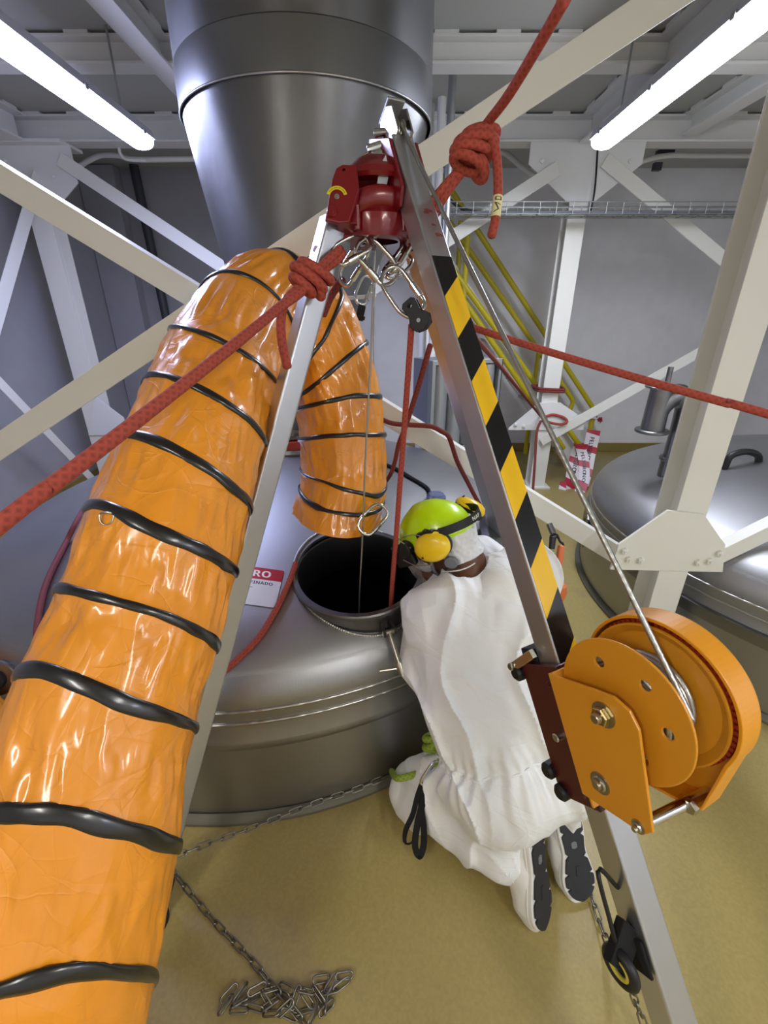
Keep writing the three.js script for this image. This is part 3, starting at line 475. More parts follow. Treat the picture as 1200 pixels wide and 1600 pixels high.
// steel cabinet standing on the dome
{
  const FL = V(0.31, 0.74, -2.97), fx = V(0.94, 0, -0.342).normalize(), fz = V(0.342, 0, 0.94).normalize();
  const o = thing('metal_cabinet', 'grey cabinet with a ribbed steel front standing behind the tank dome', 'cabinet', [0.5, 0.74, -3.1]);
  const B = (x0, x1, y0, y1, z0, z1, r = 0) => box(x0, x1, y0, y1, z0, z1, r).applyMatrix4(basis(FL, fx, [0, 1, 0], fz));
  part('case', [B(0, 0.52, 0.0, 0.60, -0.30, -0.06, 0.004)], M.grey, o);
  part('front_frame', [B(0, 0.52, 0.575, 0.602, -0.06, 0.004, 0.002), B(0, 0.52, 0, 0.022, -0.06, 0.004, 0.002), B(0, 0.024, 0.02, 0.58, -0.06, 0.004, 0.002), B(0.5, 0.52, 0.02, 0.58, -0.06, 0.004, 0.002), B(0.02, 0.5, 0.02, 0.58, -0.065, -0.058)], M.galv, o);
  for (let i = 0; i < 4; i++) { const g = new THREE.CylinderGeometry(0.056, 0.056, 0.54, 32, 1, false, -Math.PI / 2, Math.PI); const x = 0.082 + i * 0.118; const m = basis(FL, fx, [0, 1, 0], fz).multiply(new THREE.Matrix4().makeTranslation(x, 0.298, -0.056)); part('ribbed_panel', g.applyMatrix4(m), M.galv, o); }
  part('seal_strip', [B(0.52, 0.528, 0.0, 0.60, -0.3, 0.0)], M.rubber, o);
  part('stand_leg', [B(0.06, 0.1, -0.16, 0.0, -0.2, -0.16), B(0.42, 0.46, -0.16, 0.0, -0.2, -0.16), B(0.12, 0.4, -0.05, -0.02, -0.2, -0.17)], M.greyDark, o);
  part('sight_tube', [B(0.035, 0.068, -0.14, 0.02, -0.012, 0.018, 0.006)], M.galv, o);
  const sc = thing('level_sensor', 'small clear capped sensor on the dome just above the helmet', 'sensor', [0.246, 0.791, -1.941]);
  const b = A([0.246, 0.791, -1.941]);
  part('clear_cap', lathe([[0, 0.05], [0.035, 0.048], [0.046, 0.035], [0.048, -0.02], [0.04, -0.02], [0.038, 0.03], [0, 0.036]], 40).translate(b.x, b.y, b.z), phy({ color: 0xaab2d8, roughness: 0.15, transmission: 0.7, thickness: 0, ior: 1.45 }), sc);
  part('socket', cyl([b.x, b.y - 0.02, b.z], [b.x, b.y + 0.02, b.z], 0.03, 0.026, 24, 0.003), M.grey, sc);
  const foot = A([0.305, 0.755, -2.742]);
  part('cable', sweep([foot, [0.279, 0.713, -2.538], [0.258, 0.704, -2.315], [b.x - 0.02, b.y + 0.03, b.z]], 0.012, { ns: 8 }), M.black, sc);
  const p1 = A([0.216, 0.813, -2.051]), p2 = A([0.131, 0.843, -2.137]), p3 = A([0.04, 0.869, -2.223]);
  part('cable', sweep([[b.x - 0.03, b.y + 0.02, b.z], p1.add(V(0, 0.01, 0)), p2.add(V(0, 0.01, 0)), p3.add(V(0, 0.01, 0)), onT1(p3.x - 0.2, p3.z - 0.1, 0.01)], 0.009, { ns: 8 }), M.black, sc);
}
solo('rubber_hose', sweep([[0.273, 0.743, -1.685], [0.367, 0.71, -1.666], [0.464, 0.667, -1.655], [0.556, 0.61, -1.666]], 0.012, { ns: 10 }), M.rubber, 'thin black hose lying on the dome behind the helmet', 'hose');
solo('rubber_hose', sweep([[0.324, 0.729, -1.69], [0.394, 0.698, -1.655], [0.461, 0.673, -1.666], [0.534, 0.646, -1.704]], 0.008, { ns: 10 }), M.rubber, 'thinner black lead lying beside the black hose on the dome', 'cable');


// ---------- orange ventilation duct ----------
{
  const R = 0.150;
  const path = [[-2.0, 0.30, -1.15], [-1.75, 0.40, -1.06], [-1.45, 0.47, -0.99], [-1.2, 0.43, -0.87], [-1.05, 0.27, -0.60], [-0.95, 0.18, -0.34], [-0.82, 0.19, -0.12], [-0.68, 0.32, -0.03], [-0.577, 0.429, -0.249], [-0.53, 0.596, -0.322], [-0.494, 0.816, -0.452], [-0.486, 0.964, -0.577], [-0.464, 1.07, -0.695], [-0.445, 1.18, -0.798], [-0.436, 1.275, -0.917], [-0.43, 1.378, -1.071], [-0.426, 1.485, -1.25], [-0.401, 1.581, -1.423], [-0.34, 1.638, -1.547], [-0.266, 1.609, -1.611], [-0.21, 1.504, -1.597], [-0.174, 1.389, -1.568], [-0.153, 1.295, -1.543], [-0.143, 1.179, -1.509], [-0.142, 1.063, -1.468], [-0.164, 0.962, -1.418]].map(A);
  const curve = new THREE.CatmullRomCurve3(path, false, 'centripetal'); curve.arcLengthDivisions = 2000; const L = curve.getLength(), NU = 620, NV = 120;
  const near = (p) => { let b = 0, bd = 9; for (let i = 0; i <= 1500; i++) { const d = curve.getPointAt(i / 1500).distanceTo(A(p)); if (d < bd) { bd = d; b = i / 1500; } } return b; };
  // each band: centre and, where the film is bunched, the tilt of its plane
  const spec = [[[-0.522, 0.61, -0.329], [0.14, -0.34, 0.93]], [[-0.494, 0.82, -0.454], [-0.103, -0.448, 0.888]], [[-0.486, 0.964, -0.577], [-0.2, -0.487, 0.85]], [[-0.464, 1.07, -0.695], [-0.26, -0.567, 0.781]], [[-0.445, 1.18, -0.798], [-0.32, -0.643, 0.70]], [[-0.436, 1.275, -0.917], [-0.37, -0.62, 0.69]], [[-0.43, 1.378, -1.071], [-0.39, -0.69, 0.61]], [[-0.426, 1.485, -1.25], [-0.45, -0.776, 0.44]], [[-0.404, 1.582, -1.413]], [[-0.334, 1.646, -1.561]], [[-0.219, 1.51, -1.6], [-0.87, 0.49, 0.1]], [[-0.18, 1.417, -1.58], [0.59, -0.80, 0.08]], [[-0.157, 1.322, -1.555]], [[-0.143, 1.212, -1.523]], [[-0.14, 1.09, -1.48], [0.2, 0.97, 0.0]], [[-0.144, 1.028, -1.453], [0.2, 0.97, 0.0]]].map(([p, n]) => ({ t: near(p), n }));
  for (let q = spec[0].t - 0.2 / L; q > 0.02; q -= 0.2 / L) spec.unshift({ t: q });
  const bands = spec.map((q) => q.t);
  const hw = 0.013 / L;
  // frames without twist
  const F = []; let n = V(0, 1, 0), T0 = curve.getTangentAt(0); n.addScaledVector(T0, -n.dot(T0)).normalize();
  for (let i = 0; i <= NU; i++) { const T = curve.getTangentAt(i / NU); n.addScaledVector(T, -n.dot(T)).normalize(); F.push({ c: curve.getPointAt(i / NU), T, n: n.clone(), b: T.clone().cross(n) }); }
  const frame = (t) => { const q = clamp(t, 0, 1) * NU, i = Math.min(NU - 1, Math.floor(q)), f = q - i; const a = F[i], b = F[i + 1]; const T = a.T.clone().lerp(b.T, f).normalize(); const nn = a.n.clone().lerp(b.n, f); nn.addScaledVector(T, -nn.dot(T)).normalize(); return { c: a.c.clone().lerp(b.c, f), T, n: nn, b: T.clone().cross(nn) }; };
  const kBend = (t) => { const a = curve.getTangentAt(clamp(t - 0.012, 0, 1)), b = curve.getTangentAt(clamp(t + 0.012, 0, 1)); return b.clone().sub(a).multiplyScalar(1 / (0.024 * L)); };
  for (const q of spec) { q.a = q.b = 0; if (q.n) { const f = frame(q.t), N = A(q.n).normalize(), k = N.dot(f.T); q.a = clamp(-R * N.dot(f.n) / k, -0.12, 0.12); q.b = clamp(-R * N.dot(f.b) / k, -0.12, 0.12); } }
  const shear = (t, th) => { let i = 0; while (i < spec.length - 1 && spec[i + 1].t < t) i++; const p = spec[i], n = spec[Math.min(i + 1, spec.length - 1)], f = p === n ? 0 : clamp((t - p.t) / (n.t - p.t), 0, 1); return (lerp(p.a, n.a, f) * Math.cos(th) + lerp(p.b, n.b, f) * Math.sin(th)) / L; };
  const tEnd = bands[bands.length - 1];
  const radius = (t0, th, fr, kb) => {
    const t = t0 - shear(t0, th);
    let lo = 0, hi = 1; for (const b of bands) { if (b <= t) lo = b; else { hi = b; break; } }
    const gap = hi - lo, f = (t - lo) / gap, s = Math.sin(Math.PI * clamp(f, 0, 1)), gl = gap * L;
    const dir = fr.n.clone().multiplyScalar(Math.cos(th)).addScaledVector(fr.b, Math.sin(th)); const comp = kb.dot(dir);           // >0 on the inside of a bend
    let r = R - s * (0.007 + 0.05 * gl * clamp(comp * 0.1, 0, 0.6));
    const inner = clamp(comp * 0.28, 0, 1), far = t > 0.72 ? 1 : 0.55;
    const x = Math.cos(th) * 2.2, y = Math.sin(th) * 2.2, z = t * L * 3;
    r += s * (0.022 * fbm(x, y, z, 3) + far * 0.018 * (Math.abs(noise(x * 2.4 + z * 0.8, y * 2.4 - z * 0.6, z * 1.7)) - 0.25) + 0.009 * Math.abs(noise(x * 6 + z * 2.5, y * 6, z * 3)));
    r -= s * inner * 0.012 * (0.5 + 0.5 * Math.sin(th * 13 + z * 2));
    if (t > tEnd) { const q = (t - tEnd) / (1 - tEnd); r += 0.010 * q * q + 0.008 * q * Math.sin(th * 7 + 1) * noise(th * 2, 4); }
    return r;
  };
  const pos = [], uv = [], idx = [];
  for (let i = 0; i <= NU; i++) { const t = i / NU, fr = F[i], kb = kBend(t); for (let k = 0; k <= NV; k++) { const th = (k % NV) / NV * 2 * Math.PI, r = radius(t, th, fr, kb); const p = fr.c.clone().addScaledVector(fr.n, Math.cos(th) * r).addScaledVector(fr.b, Math.sin(th) * r); if (t > tEnd) p.addScaledVector(fr.T, shear(t, th) * L * (t - tEnd) / (1 - tEnd)); pos.push(p.x, p.y, p.z); uv.push(k / NV * 2, t * L / 0.47); } }
  for (let i = 0; i < NU; i++) for (let k = 0; k < NV; k++) { const a = i * (NV + 1) + k, b = a + NV + 1; idx.push(a, a + 1, b, b, a + 1, b + 1); }
  const g = new THREE.BufferGeometry(); g.setAttribute('position', new THREE.Float32BufferAttribute(pos, 3)); g.setAttribute('uv', new THREE.Float32BufferAttribute(uv, 2)); g.setIndex(idx); g.computeVertexNormals();
  { const nr = g.attributes.normal; for (let i = 0; i <= NU; i++) { const a = i * (NV + 1), b = a + NV; const q = V(nr.getX(a) + nr.getX(b), nr.getY(a) + nr.getY(b), nr.getZ(a) + nr.getZ(b)).normalize(); nr.setXYZ(a, q.x, q.y, q.z); nr.setXYZ(b, q.x, q.y, q.z); } }
  const duct = thing('ventilation_duct', 'glossy orange flexible air duct with black ring bands arching over to the manhole', 'duct', [-1.0, 0, -0.5]);
  part('duct_skin', g, M.duct, duct);
  bands.forEach((t, bi) => {
    const pp = [], ii = [], uu = [], n1 = 110, prof = [[-1.0, 0.0], [-0.92, 0.0038], [-0.5, 0.0056], [0, 0.0062], [0.5, 0.0056], [0.92, 0.0038], [1.0, 0.0]]; const w = (0.0108 + 0.002 * noise(bi * 3.3, 1)) * (t > 0.72 ? 0.72 : 1);
    for (let k = 0; k <= n1; k++) { const th = (k % n1) / n1 * 2 * Math.PI, wob = 0.006 * noise(Math.cos(th) * 1.5 + bi * 7, Math.sin(th) * 1.5, 2), ww = w * (1 + 0.3 * noise(Math.cos(th) * 3, Math.sin(th) * 3, bi * 5));
      for (const [a, h] of prof) { const fr = frame(t + (a * ww + wob) / L + (spec[bi].a * Math.cos(th) + spec[bi].b * Math.sin(th)) / L); const r = R - 0.001 + h; const p = fr.c.clone().addScaledVector(fr.n, Math.cos(th) * r).addScaledVector(fr.b, Math.sin(th) * r); pp.push(p.x, p.y, p.z); uu.push(th * R, a * ww); } }
    const m = prof.length; for (let k = 0; k < n1; k++) for (let j = 0; j < m - 1; j++) { const a = k * m + j, b = a + m; ii.push(a, a + 1, b, b, a + 1, b + 1); }
    const q = new THREE.BufferGeometry(); q.setAttribute('position', new THREE.Float32BufferAttribute(pp, 3)); q.setAttribute('uv', new THREE.Float32BufferAttribute(uu, 2)); q.setIndex(ii); q.computeVertexNormals();
    part('ring_band', q, M.tape, duct);
  });
  // D-ring on one band
  const dr = A([-0.478, 1.289, -0.696]); part('d_ring', sweep([dr.clone().add(V(-0.011, 0, 0)), dr.clone().add(V(-0.009, -0.012, 0.006)), dr.clone().add(V(0, -0.017, 0.008)), dr.clone().add(V(0.010, -0.012, 0.006)), dr.clone().add(V(0.012, 0, 0)), dr.clone().add(V(0, 0.003, 0))], 0.0018, { closed: true, seg: 40 }), M.zinc, duct);
}


// ---------- rescue tripod ----------
const P0 = V(0.0327, 1.9606, -1.2848), E1 = V(0.25969, -0.81641, 0.51578), E2 = V(0.36715, 0.57747, 0.7292), E3 = V(0.89317, 0, -0.44971);  // front leg: along, outward, across
const LG = (u, v, w) => P0.clone().addScaledVector(E1, u).addScaledVector(E2, v).addScaledVector(E3, w);
const tripod = thing('rescue_tripod', 'aluminium rescue tripod with a dark red head standing over the manhole', 'tripod', [0, 0, -1.2]);
function tubeLeg(a, b, out, w, d) {                    // hollow-looking square leg with rounded edges
  const L = A(a).distanceTo(A(b)), f = dirBasis(a, b, out); const s = new THREE.Shape(); const hw = w / 2, hd = d / 2, r = 0.006;
  s.moveTo(-hw + r, -hd); s.lineTo(hw - r, -hd); s.quadraticCurveTo(hw, -hd, hw, -hd + r); s.lineTo(hw, hd - r); s.quadraticCurveTo(hw, hd, hw - r, hd); s.lineTo(-hw + r, hd); s.quadraticCurveTo(-hw, hd, -hw, hd - r); s.lineTo(-hw, -hd + r); s.quadraticCurveTo(-hw, -hd, -hw + r, -hd);
  const g = new THREE.ExtrudeGeometry(s, { depth: L, bevelEnabled: false, curveSegments: 6 }); g.deleteAttribute('uv'); boxUV(g);
  return g.applyMatrix4(basis(a, f.x, f.z.clone().negate(), f.y));
}
{
  const W = 0.056;
  const lf = part('leg', tubeLeg(LG(0.0, 0, 0), LG(2.0, 0, 0), E2, W, W), M.alu, tripod, 'front leg with black and yellow hazard tape');
  part('inner_tube', tubeLeg(LG(1.9, 0, 0), LG(2.385, 0, 0), E2, W - 0.008, W - 0.008), M.alu, lf);
  const foot = LG(2.37, 0, 0); part('foot_pad', [lathe([[0, 0], [0.05, 0], [0.05, 0.012], [0.03, 0.03], [0.02, 0.07], [0, 0.07]], 32).translate(foot.x, 0, foot.z)], M.rubber, lf);
  // hazard tape on the outer face: slanted pieces
  const u0 = 0.315, u1 = 1.30, N = 10, du = (u1 - u0) / N, hw = W / 2 - 0.003, sl = 0.05;
  const black = std({ color: 0x101012, roughness: 0.28 }), yel = std({ color: 0xf5c214, roughness: 0.35 });
  for (let i = 0; i < N; i++) { let a = u0 + i * du, b = a + du; const poly = [[-hw, a], [hw, a + (i ? -sl : 0)], [hw, b - sl], [-hw, b]]; if (i === 0) poly[1][1] = a;
    part('hazard_stripe', plate(poly.map((q) => [q[0], q[1] - 1]), 0.0012, basis(LG(1, W / 2 + 0.0006, 0), E3, E1, E2), { bevel: 0.0002 }), i % 2 ? yel : black, lf); }
  for (const [u, w, s] of [[0.20, 0.004, 0.012], [0.205, -0.004, 0.007], [0.26, 0.012, 0.010], [0.235, 0.006, 0.006]]) part('paint_scuff', plate([[-s, -s * 0.3], [-s * 0.2, -s * 0.5], [s * 0.7, -s * 0.2], [s, s * 0.4], [s * 0.1, s * 0.3], [-s * 0.6, s * 0.5]], 0.0006, basis(LG(u, W / 2 + 0.0004, w), E3, E1, E2), { bevel: 0.0001 }), std({ color: 0x7d3b38, roughness: 0.6 }), lf);
  // chain-keeper strap low on the front leg
  const kp = part('chain_clamp', [box(-0.034, -0.0275, -0.030, 0.030, -0.027, 0.027, 0.003).applyMatrix4(basis(LG(1.690, -0.004, -0.004), E3, E1, E2)), bar(LG(1.645, 0, -0.03), LG(1.685, 0.0, -0.085), 0.045, 0.018, E2)], M.webbing, lf);
  const ho = LG(1.690, 0.0, -0.074); part('eye_ring', new THREE.TorusGeometry(0.026, 0.009, 12, 32).applyMatrix4(basis(ho, E1, E2, E3)), M.black, kp);
  part('eye_liner', new THREE.TorusGeometry(0.017, 0.004, 10, 28).applyMatrix4(basis(ho.clone().addScaledVector(E3, -0.004), E1, E2, E3)), std({ color: 0xc9bf4a, roughness: 0.5 }), kp);
  part('lock_wire', sweep([LG(1.585, 0.0, -0.03), LG(1.525, 0.02, -0.075), LG(1.615, 0.01, -0.075), LG(1.665, 0.0, -0.07)], 0.004), M.black, lf);
  // left leg and rear leg
  const la = A([-0.119, 1.807, -1.233]), lb = A([-0.674, 0.03, -0.692]), lo = lb.clone().sub(la).setY(0).normalize();
  const ll = part('leg', tubeLeg(la, lb, V(lo.x * 0.9 - 0.35, 0.45, lo.z).normalize(), 0.052, 0.052), M.alu, tripod, 'left leg passing behind the orange duct');
  part('foot_pad', lathe([[0, 0], [0.05, 0], [0.05, 0.012], [0.03, 0.03], [0.02, 0.07], [0, 0.07]], 32).translate(lb.x, 0, lb.z), M.rubber, ll);
  part('chain_clamp', box(-0.034, 0.034, -0.03, 0.03, -0.034, 0.034, 0.006).applyMatrix4((() => { const f = dirBasis(la, lb, lo); return basis(la.clone().lerp(lb, 0.945), f.x, f.y, f.z); })()), M.webbing, ll);
  part('paint_scuff', plate([[-0.01, -0.004], [0.006, -0.008], [0.012, 0.003], [0, 0.009]], 0.0006, (() => { const f = dirBasis(la, lb, V(lo.x * 0.9 - 0.35, 0.45, lo.z)); return basis(la.clone().lerp(lb, 0.04).addScaledVector(f.z, 0.0264), f.x, f.y, f.z); })(), { bevel: 0.0001 }), std({ color: 0x8a4a4c, roughness: 0.6 }), ll);
  const ra = A([0.066, 1.826, -1.346]), rb = V(0.58, 0.556, -1.79), ro = V(0.55, 0, -0.5).normalize();
  const rl = part('leg', tubeLeg(ra, rb, ro, 0.056, 0.056), M.alu, tripod, 'rear leg standing on the tank shoulder');
  part('foot_pad', box(-0.04, 0.04, -0.012, 0.03, -0.04, 0.04, 0.008).applyMatrix4(basis(rb, [0.9, -0.3, 0], [0.3, 0.9, 0.1], [0, -0.1, 1])), M.rubber, rl);
}
// head casting
{
  const HC = A([-0.019, 1.815, -1.281]);                       // ring centre
  const head = part('head_casting', [
    lathe([[0.055, 0.0], [0.082, 0.004], [0.086, 0.02], [0.083, 0.05], [0.072, 0.062], [0.05, 0.066], [0.045, 0.05]], 72).translate(HC.x, HC.y - 0.045, HC.z),
    lathe([[0.030, 0.0], [0.072, 0.0], [0.078, 0.008], [0.074, 0.02], [0.045, 0.045], [0.03, 0.05]], 72).translate(HC.x, HC.y + 0.075, HC.z),
  ], M.red, tripod);
  // three pairs of cheek plates holding the legs
  const cheek = (base, dir, up, side, name, pts, t, w) => { for (const s of [-1, 1]) part(name, plate(pts, t, basis(A(base).addScaledVector(A(side), s * w), dir, up, side), { bevel: 0.002 }), M.red, head); };
  // left bracket, cheek faces the camera
  { const o = A([-0.091, 1.825, -1.176]), x = A([-0.048, 1.825, -1.176]).sub(o).normalize(), y = A([-0.068, 1.9, -1.198]).sub(A([-0.105, 1.802, -1.165])); y.addScaledVector(x, -y.dot(x)).normalize(); const z = x.clone().cross(y);
    const pl = (px) => A(px).sub(o);
    const out = [[-0.131, 1.796, -1.163], [-0.114, 1.875, -1.198], [-0.105, 1.895, -1.207], [-0.091, 1.902, -1.21], [-0.06, 1.901, -1.209], [-0.054, 1.854, -1.188], [-0.077, 1.791, -1.161], [-0.1, 1.79, -1.16]].map((q) => { const d = pl(q); return [d.dot(x), d.dot(y)]; });
    const hole = pl([-0.088, 1.891, -1.205]);
    const br = part('leg_bracket', plate(out, 0.012, basis(o, x, y, z), { bevel: 0.003, holes: [[hole.dot(x), hole.dot(y), 0.0065]] }), M.red, head);
    part('leg_bracket', plate(out, 0.012, basis(o.clone().addScaledVector(z, -0.06), x, y, z), { bevel: 0.003 }), M.red, head);
    part('back_web', plate([[-0.016, -0.03], [0.03, -0.03], [0.03, 0.05], [-0.016, 0.05]], 0.044, basis(o.clone().addScaledVector(z, -0.034).addScaledVector(x, 0.0), x, y, z)), M.red, head);
    const on = (px) => { const c = A(px); return c.addScaledVector(z, -c.clone().sub(o).dot(z)); };
    const bl = (px, r) => { const c = on(px).addScaledVector(z, 0.006); part('rivet', [cyl(c, c.clone().addScaledVector(z, 0.003), r, r * 0.95, 20), cyl(c.clone().addScaledVector(z, 0.003), c.clone().addScaledVector(z, 0.006), r * 0.55, r * 0.3, 16)], M.chrome, br); };
    bl([-0.104, 1.839, -1.182], 0.006); { const c = on([-0.115, 1.811, -1.169]).addScaledVector(z, 0.006); part('pivot_boss', [cyl(c, c.clone().addScaledVector(z, 0.004), 0.012, 0.011, 28, 0.001), cyl(c.clone().addScaledVector(z, 0.004), c.clone().addScaledVector(z, 0.0065), 0.006, 0.004, 16)], M.red, br); }
    // curved yellow notice
    const cv = document.createElement('canvas'); cv.width = 512; cv.height = 96; const g2 = cv.getContext('2d'); g2.fillStyle = '#e3cf22'; g2.fillRect(0, 0, 512, 96); g2.fillStyle = '#2a2208'; g2.font = 'bold 46px sans-serif'; g2.textBaseline = 'middle'; g2.fillText('PUSH PIN TO OPEN', 60, 50);
    const ct = new THREE.CanvasTexture(cv); ct.colorSpace = THREE.SRGBColorSpace; const c = on([-0.104, 1.839, -1.182]).addScaledVector(z, 0.0066); const ps = [], us = [], is = [];
    for (let i = 0; i <= 24; i++) { const a = lerp(2.85, 0.25, i / 24); for (const [r, v] of [[0.016, 0], [0.0235, 1]]) { const p = c.clone().addScaledVector(x, r * Math.cos(a)).addScaledVector(y, r * Math.sin(a)); ps.push(p.x, p.y, p.z); us.push(i / 24, v); } if (i) { const q = i * 2; is.push(q - 2, q - 1, q, q, q - 1, q + 1); } }
    const g = new THREE.BufferGeometry(); g.setAttribute('position', new THREE.Float32BufferAttribute(ps, 3)); g.setAttribute('uv', new THREE.Float32BufferAttribute(us, 2)); g.setIndex(is); g.computeVertexNormals(); part('yellow_sticker', g, std({ map: ct, roughness: 0.4, side: THREE.DoubleSide }), br, 'curved yellow sticker'); }
  // middle block and hood
  part('head_block', [plate([[-0.042, -0.05], [0.03, -0.05], [0.034, 0.055], [0.012, 0.066], [-0.03, 0.045]], 0.06, basis([-0.032, 1.881, -1.293], [1, 0, 0], [0, 0.93, 0.36], [0, -0.36, 0.93]), { bevel: 0.006 })], M.red, head);
  part('head_hood', sweep([[-0.074, 1.804, -1.216], [-0.065, 1.83, -1.216], [-0.044, 1.845, -1.212], [-0.015, 1.852, -1.215], [0.018, 1.851, -1.225]], 0.023, { ell: [1, 0.5], ns: 20, seg: 30 }), M.red, head);
  // cheeks around the front leg
  for (const s of [-1, 1]) part('leg_bracket', plate([[-0.10, -0.035], [-0.02, 0.035], [0.10, 0.028], [0.125, 0.0], [0.11, -0.04], [0.02, -0.075], [-0.06, -0.07]], 0.008, basis(LG(0.03, -0.01, s * 0.034), E1, E2, E3), { bevel: 0.002 }), M.red, head);
  part('leg_bracket', plate([[-0.03, -0.03], [0.03, -0.04], [0.035, 0.02], [0, 0.05], [-0.03, 0.03]], 0.09, basis([0.065, 1.813, -1.329], [1, 0, 0], [0, 0.93, 0.36], [0, -0.36, 0.93]), { bevel: 0.006 }), M.red, head);
  for (const q of [[-0.085, 1.786, -1.208], [-0.062, 1.782, -1.195], [0.047, 1.784, -1.229]]) { const c = A(q); part('lug', [cyl(c, c.clone().add(V(0, 0.05, 0)), 0.008, 0.008, 16, 0.002)], M.red, head); }
  part('eye_plate', plate([[-0.03, -0.025], [0.03, -0.025], [0.024, 0.03], [-0.024, 0.03]], 0.008, basis([-0.052, 1.77, -1.223], [1, 0, 0], [0, 1, 0], [0, 0, 1]), { holes: [[0, -0.008, 0.010]] }), M.maroon, head);
  part('eye_plate', plate([[-0.03, -0.025], [0.03, -0.025], [0.024, 0.03], [-0.024, 0.03]], 0.008, basis([0.064, 1.774, -1.279], [0.8, 0, 0.6], [0, 1, 0], [-0.6, 0, 0.8]), { holes: [[0, -0.008, 0.010]] }), M.maroon, head);
  // pulley cheeks and sheave on the top of the front leg
  const pc = LG(-0.025, 0.012, 0);
  const pul = part('top_pulley', [lathe([[0.004, -0.010], [0.026, -0.010], [0.026, -0.007], [0.018, -0.002], [0.018, 0.002], [0.026, 0.007], [0.026, 0.010], [0.004, 0.010]], 40).applyMatrix4(basis(pc, E1, E3, E2.clone().negate()))], M.zinc, head);
  for (const s of [-1, 1]) part('pulley_cheek', plate([[-0.055, -0.02], [-0.055, 0.012], [-0.03, 0.034], [0.03, 0.03], [0.04, -0.03], [-0.03, -0.03]], 0.004, basis(pc.clone().addScaledVector(E3, s * 0.019), E1, E2, E3)), M.chrome, pul);
  part('pulley_cap', box(-0.004, 0.004, -0.028, 0.034, -0.022, 0.022, 0.003).applyMatrix4(basis(pc.clone().addScaledVector(E1, -0.053), E1, E2, E3)), M.galv, pul);
  part('spring_pin', [cyl([-0.023, 1.994, -1.311], [0.018, 1.993, -1.299], 0.009, 0.009, 16, 0.002), cyl([-0.039, 1.957, -1.294], [0.003, 1.966, -1.287], 0.011, 0.011, 16, 0.002), cyl([-0.025, 1.936, -1.274], [-0.004, 1.947, -1.279], 0.014, 0.012, 16, 0.002)], M.chrome, pul);
  part('ball_pin', [cyl([-0.058, 1.935, -1.306], [-0.027, 1.95, -1.302], 0.005, 0.005, 12), sweep([[-0.061, 1.937, -1.307], [-0.042, 1.954, -1.304], [-0.015, 1.959, -1.306], [-0.021, 1.94, -1.297], [-0.046, 1.926, -1.302]], 0.0022, { closed: true })], M.brass, pul);
  part('guide_plate', plate([[-0.012, -0.026], [0.012, -0.026], [0.016, 0.0], [0.004, 0.030], [-0.008, 0.012]], 0.006, basis([-0.003, 1.9, -1.225], [0.95, 0, -0.3], [0.1, 0.97, 0.2], [0.3, -0.2, 0.93])), M.galv, head);
  // keep a shackle lug for the guy line on the far side of the front leg
  part('shackle', [sweep([[0.1, 1.838, -1.22], [0.118, 1.841, -1.221], [0.127, 1.822, -1.213], [0.112, 1.809, -1.207], [0.097, 1.82, -1.212]], 0.006, { closed: true }), cyl([0.088, 1.817, -1.21], [0.105, 1.804, -1.194], 0.010, 0.010, 16, 0.002)], M.red, head);
  part('rope_guard', [sweep([[0.071, 1.884, -1.251], [0.082, 1.849, -1.236], [0.101, 1.843, -1.233]], 0.006)], M.maroon, head);
}

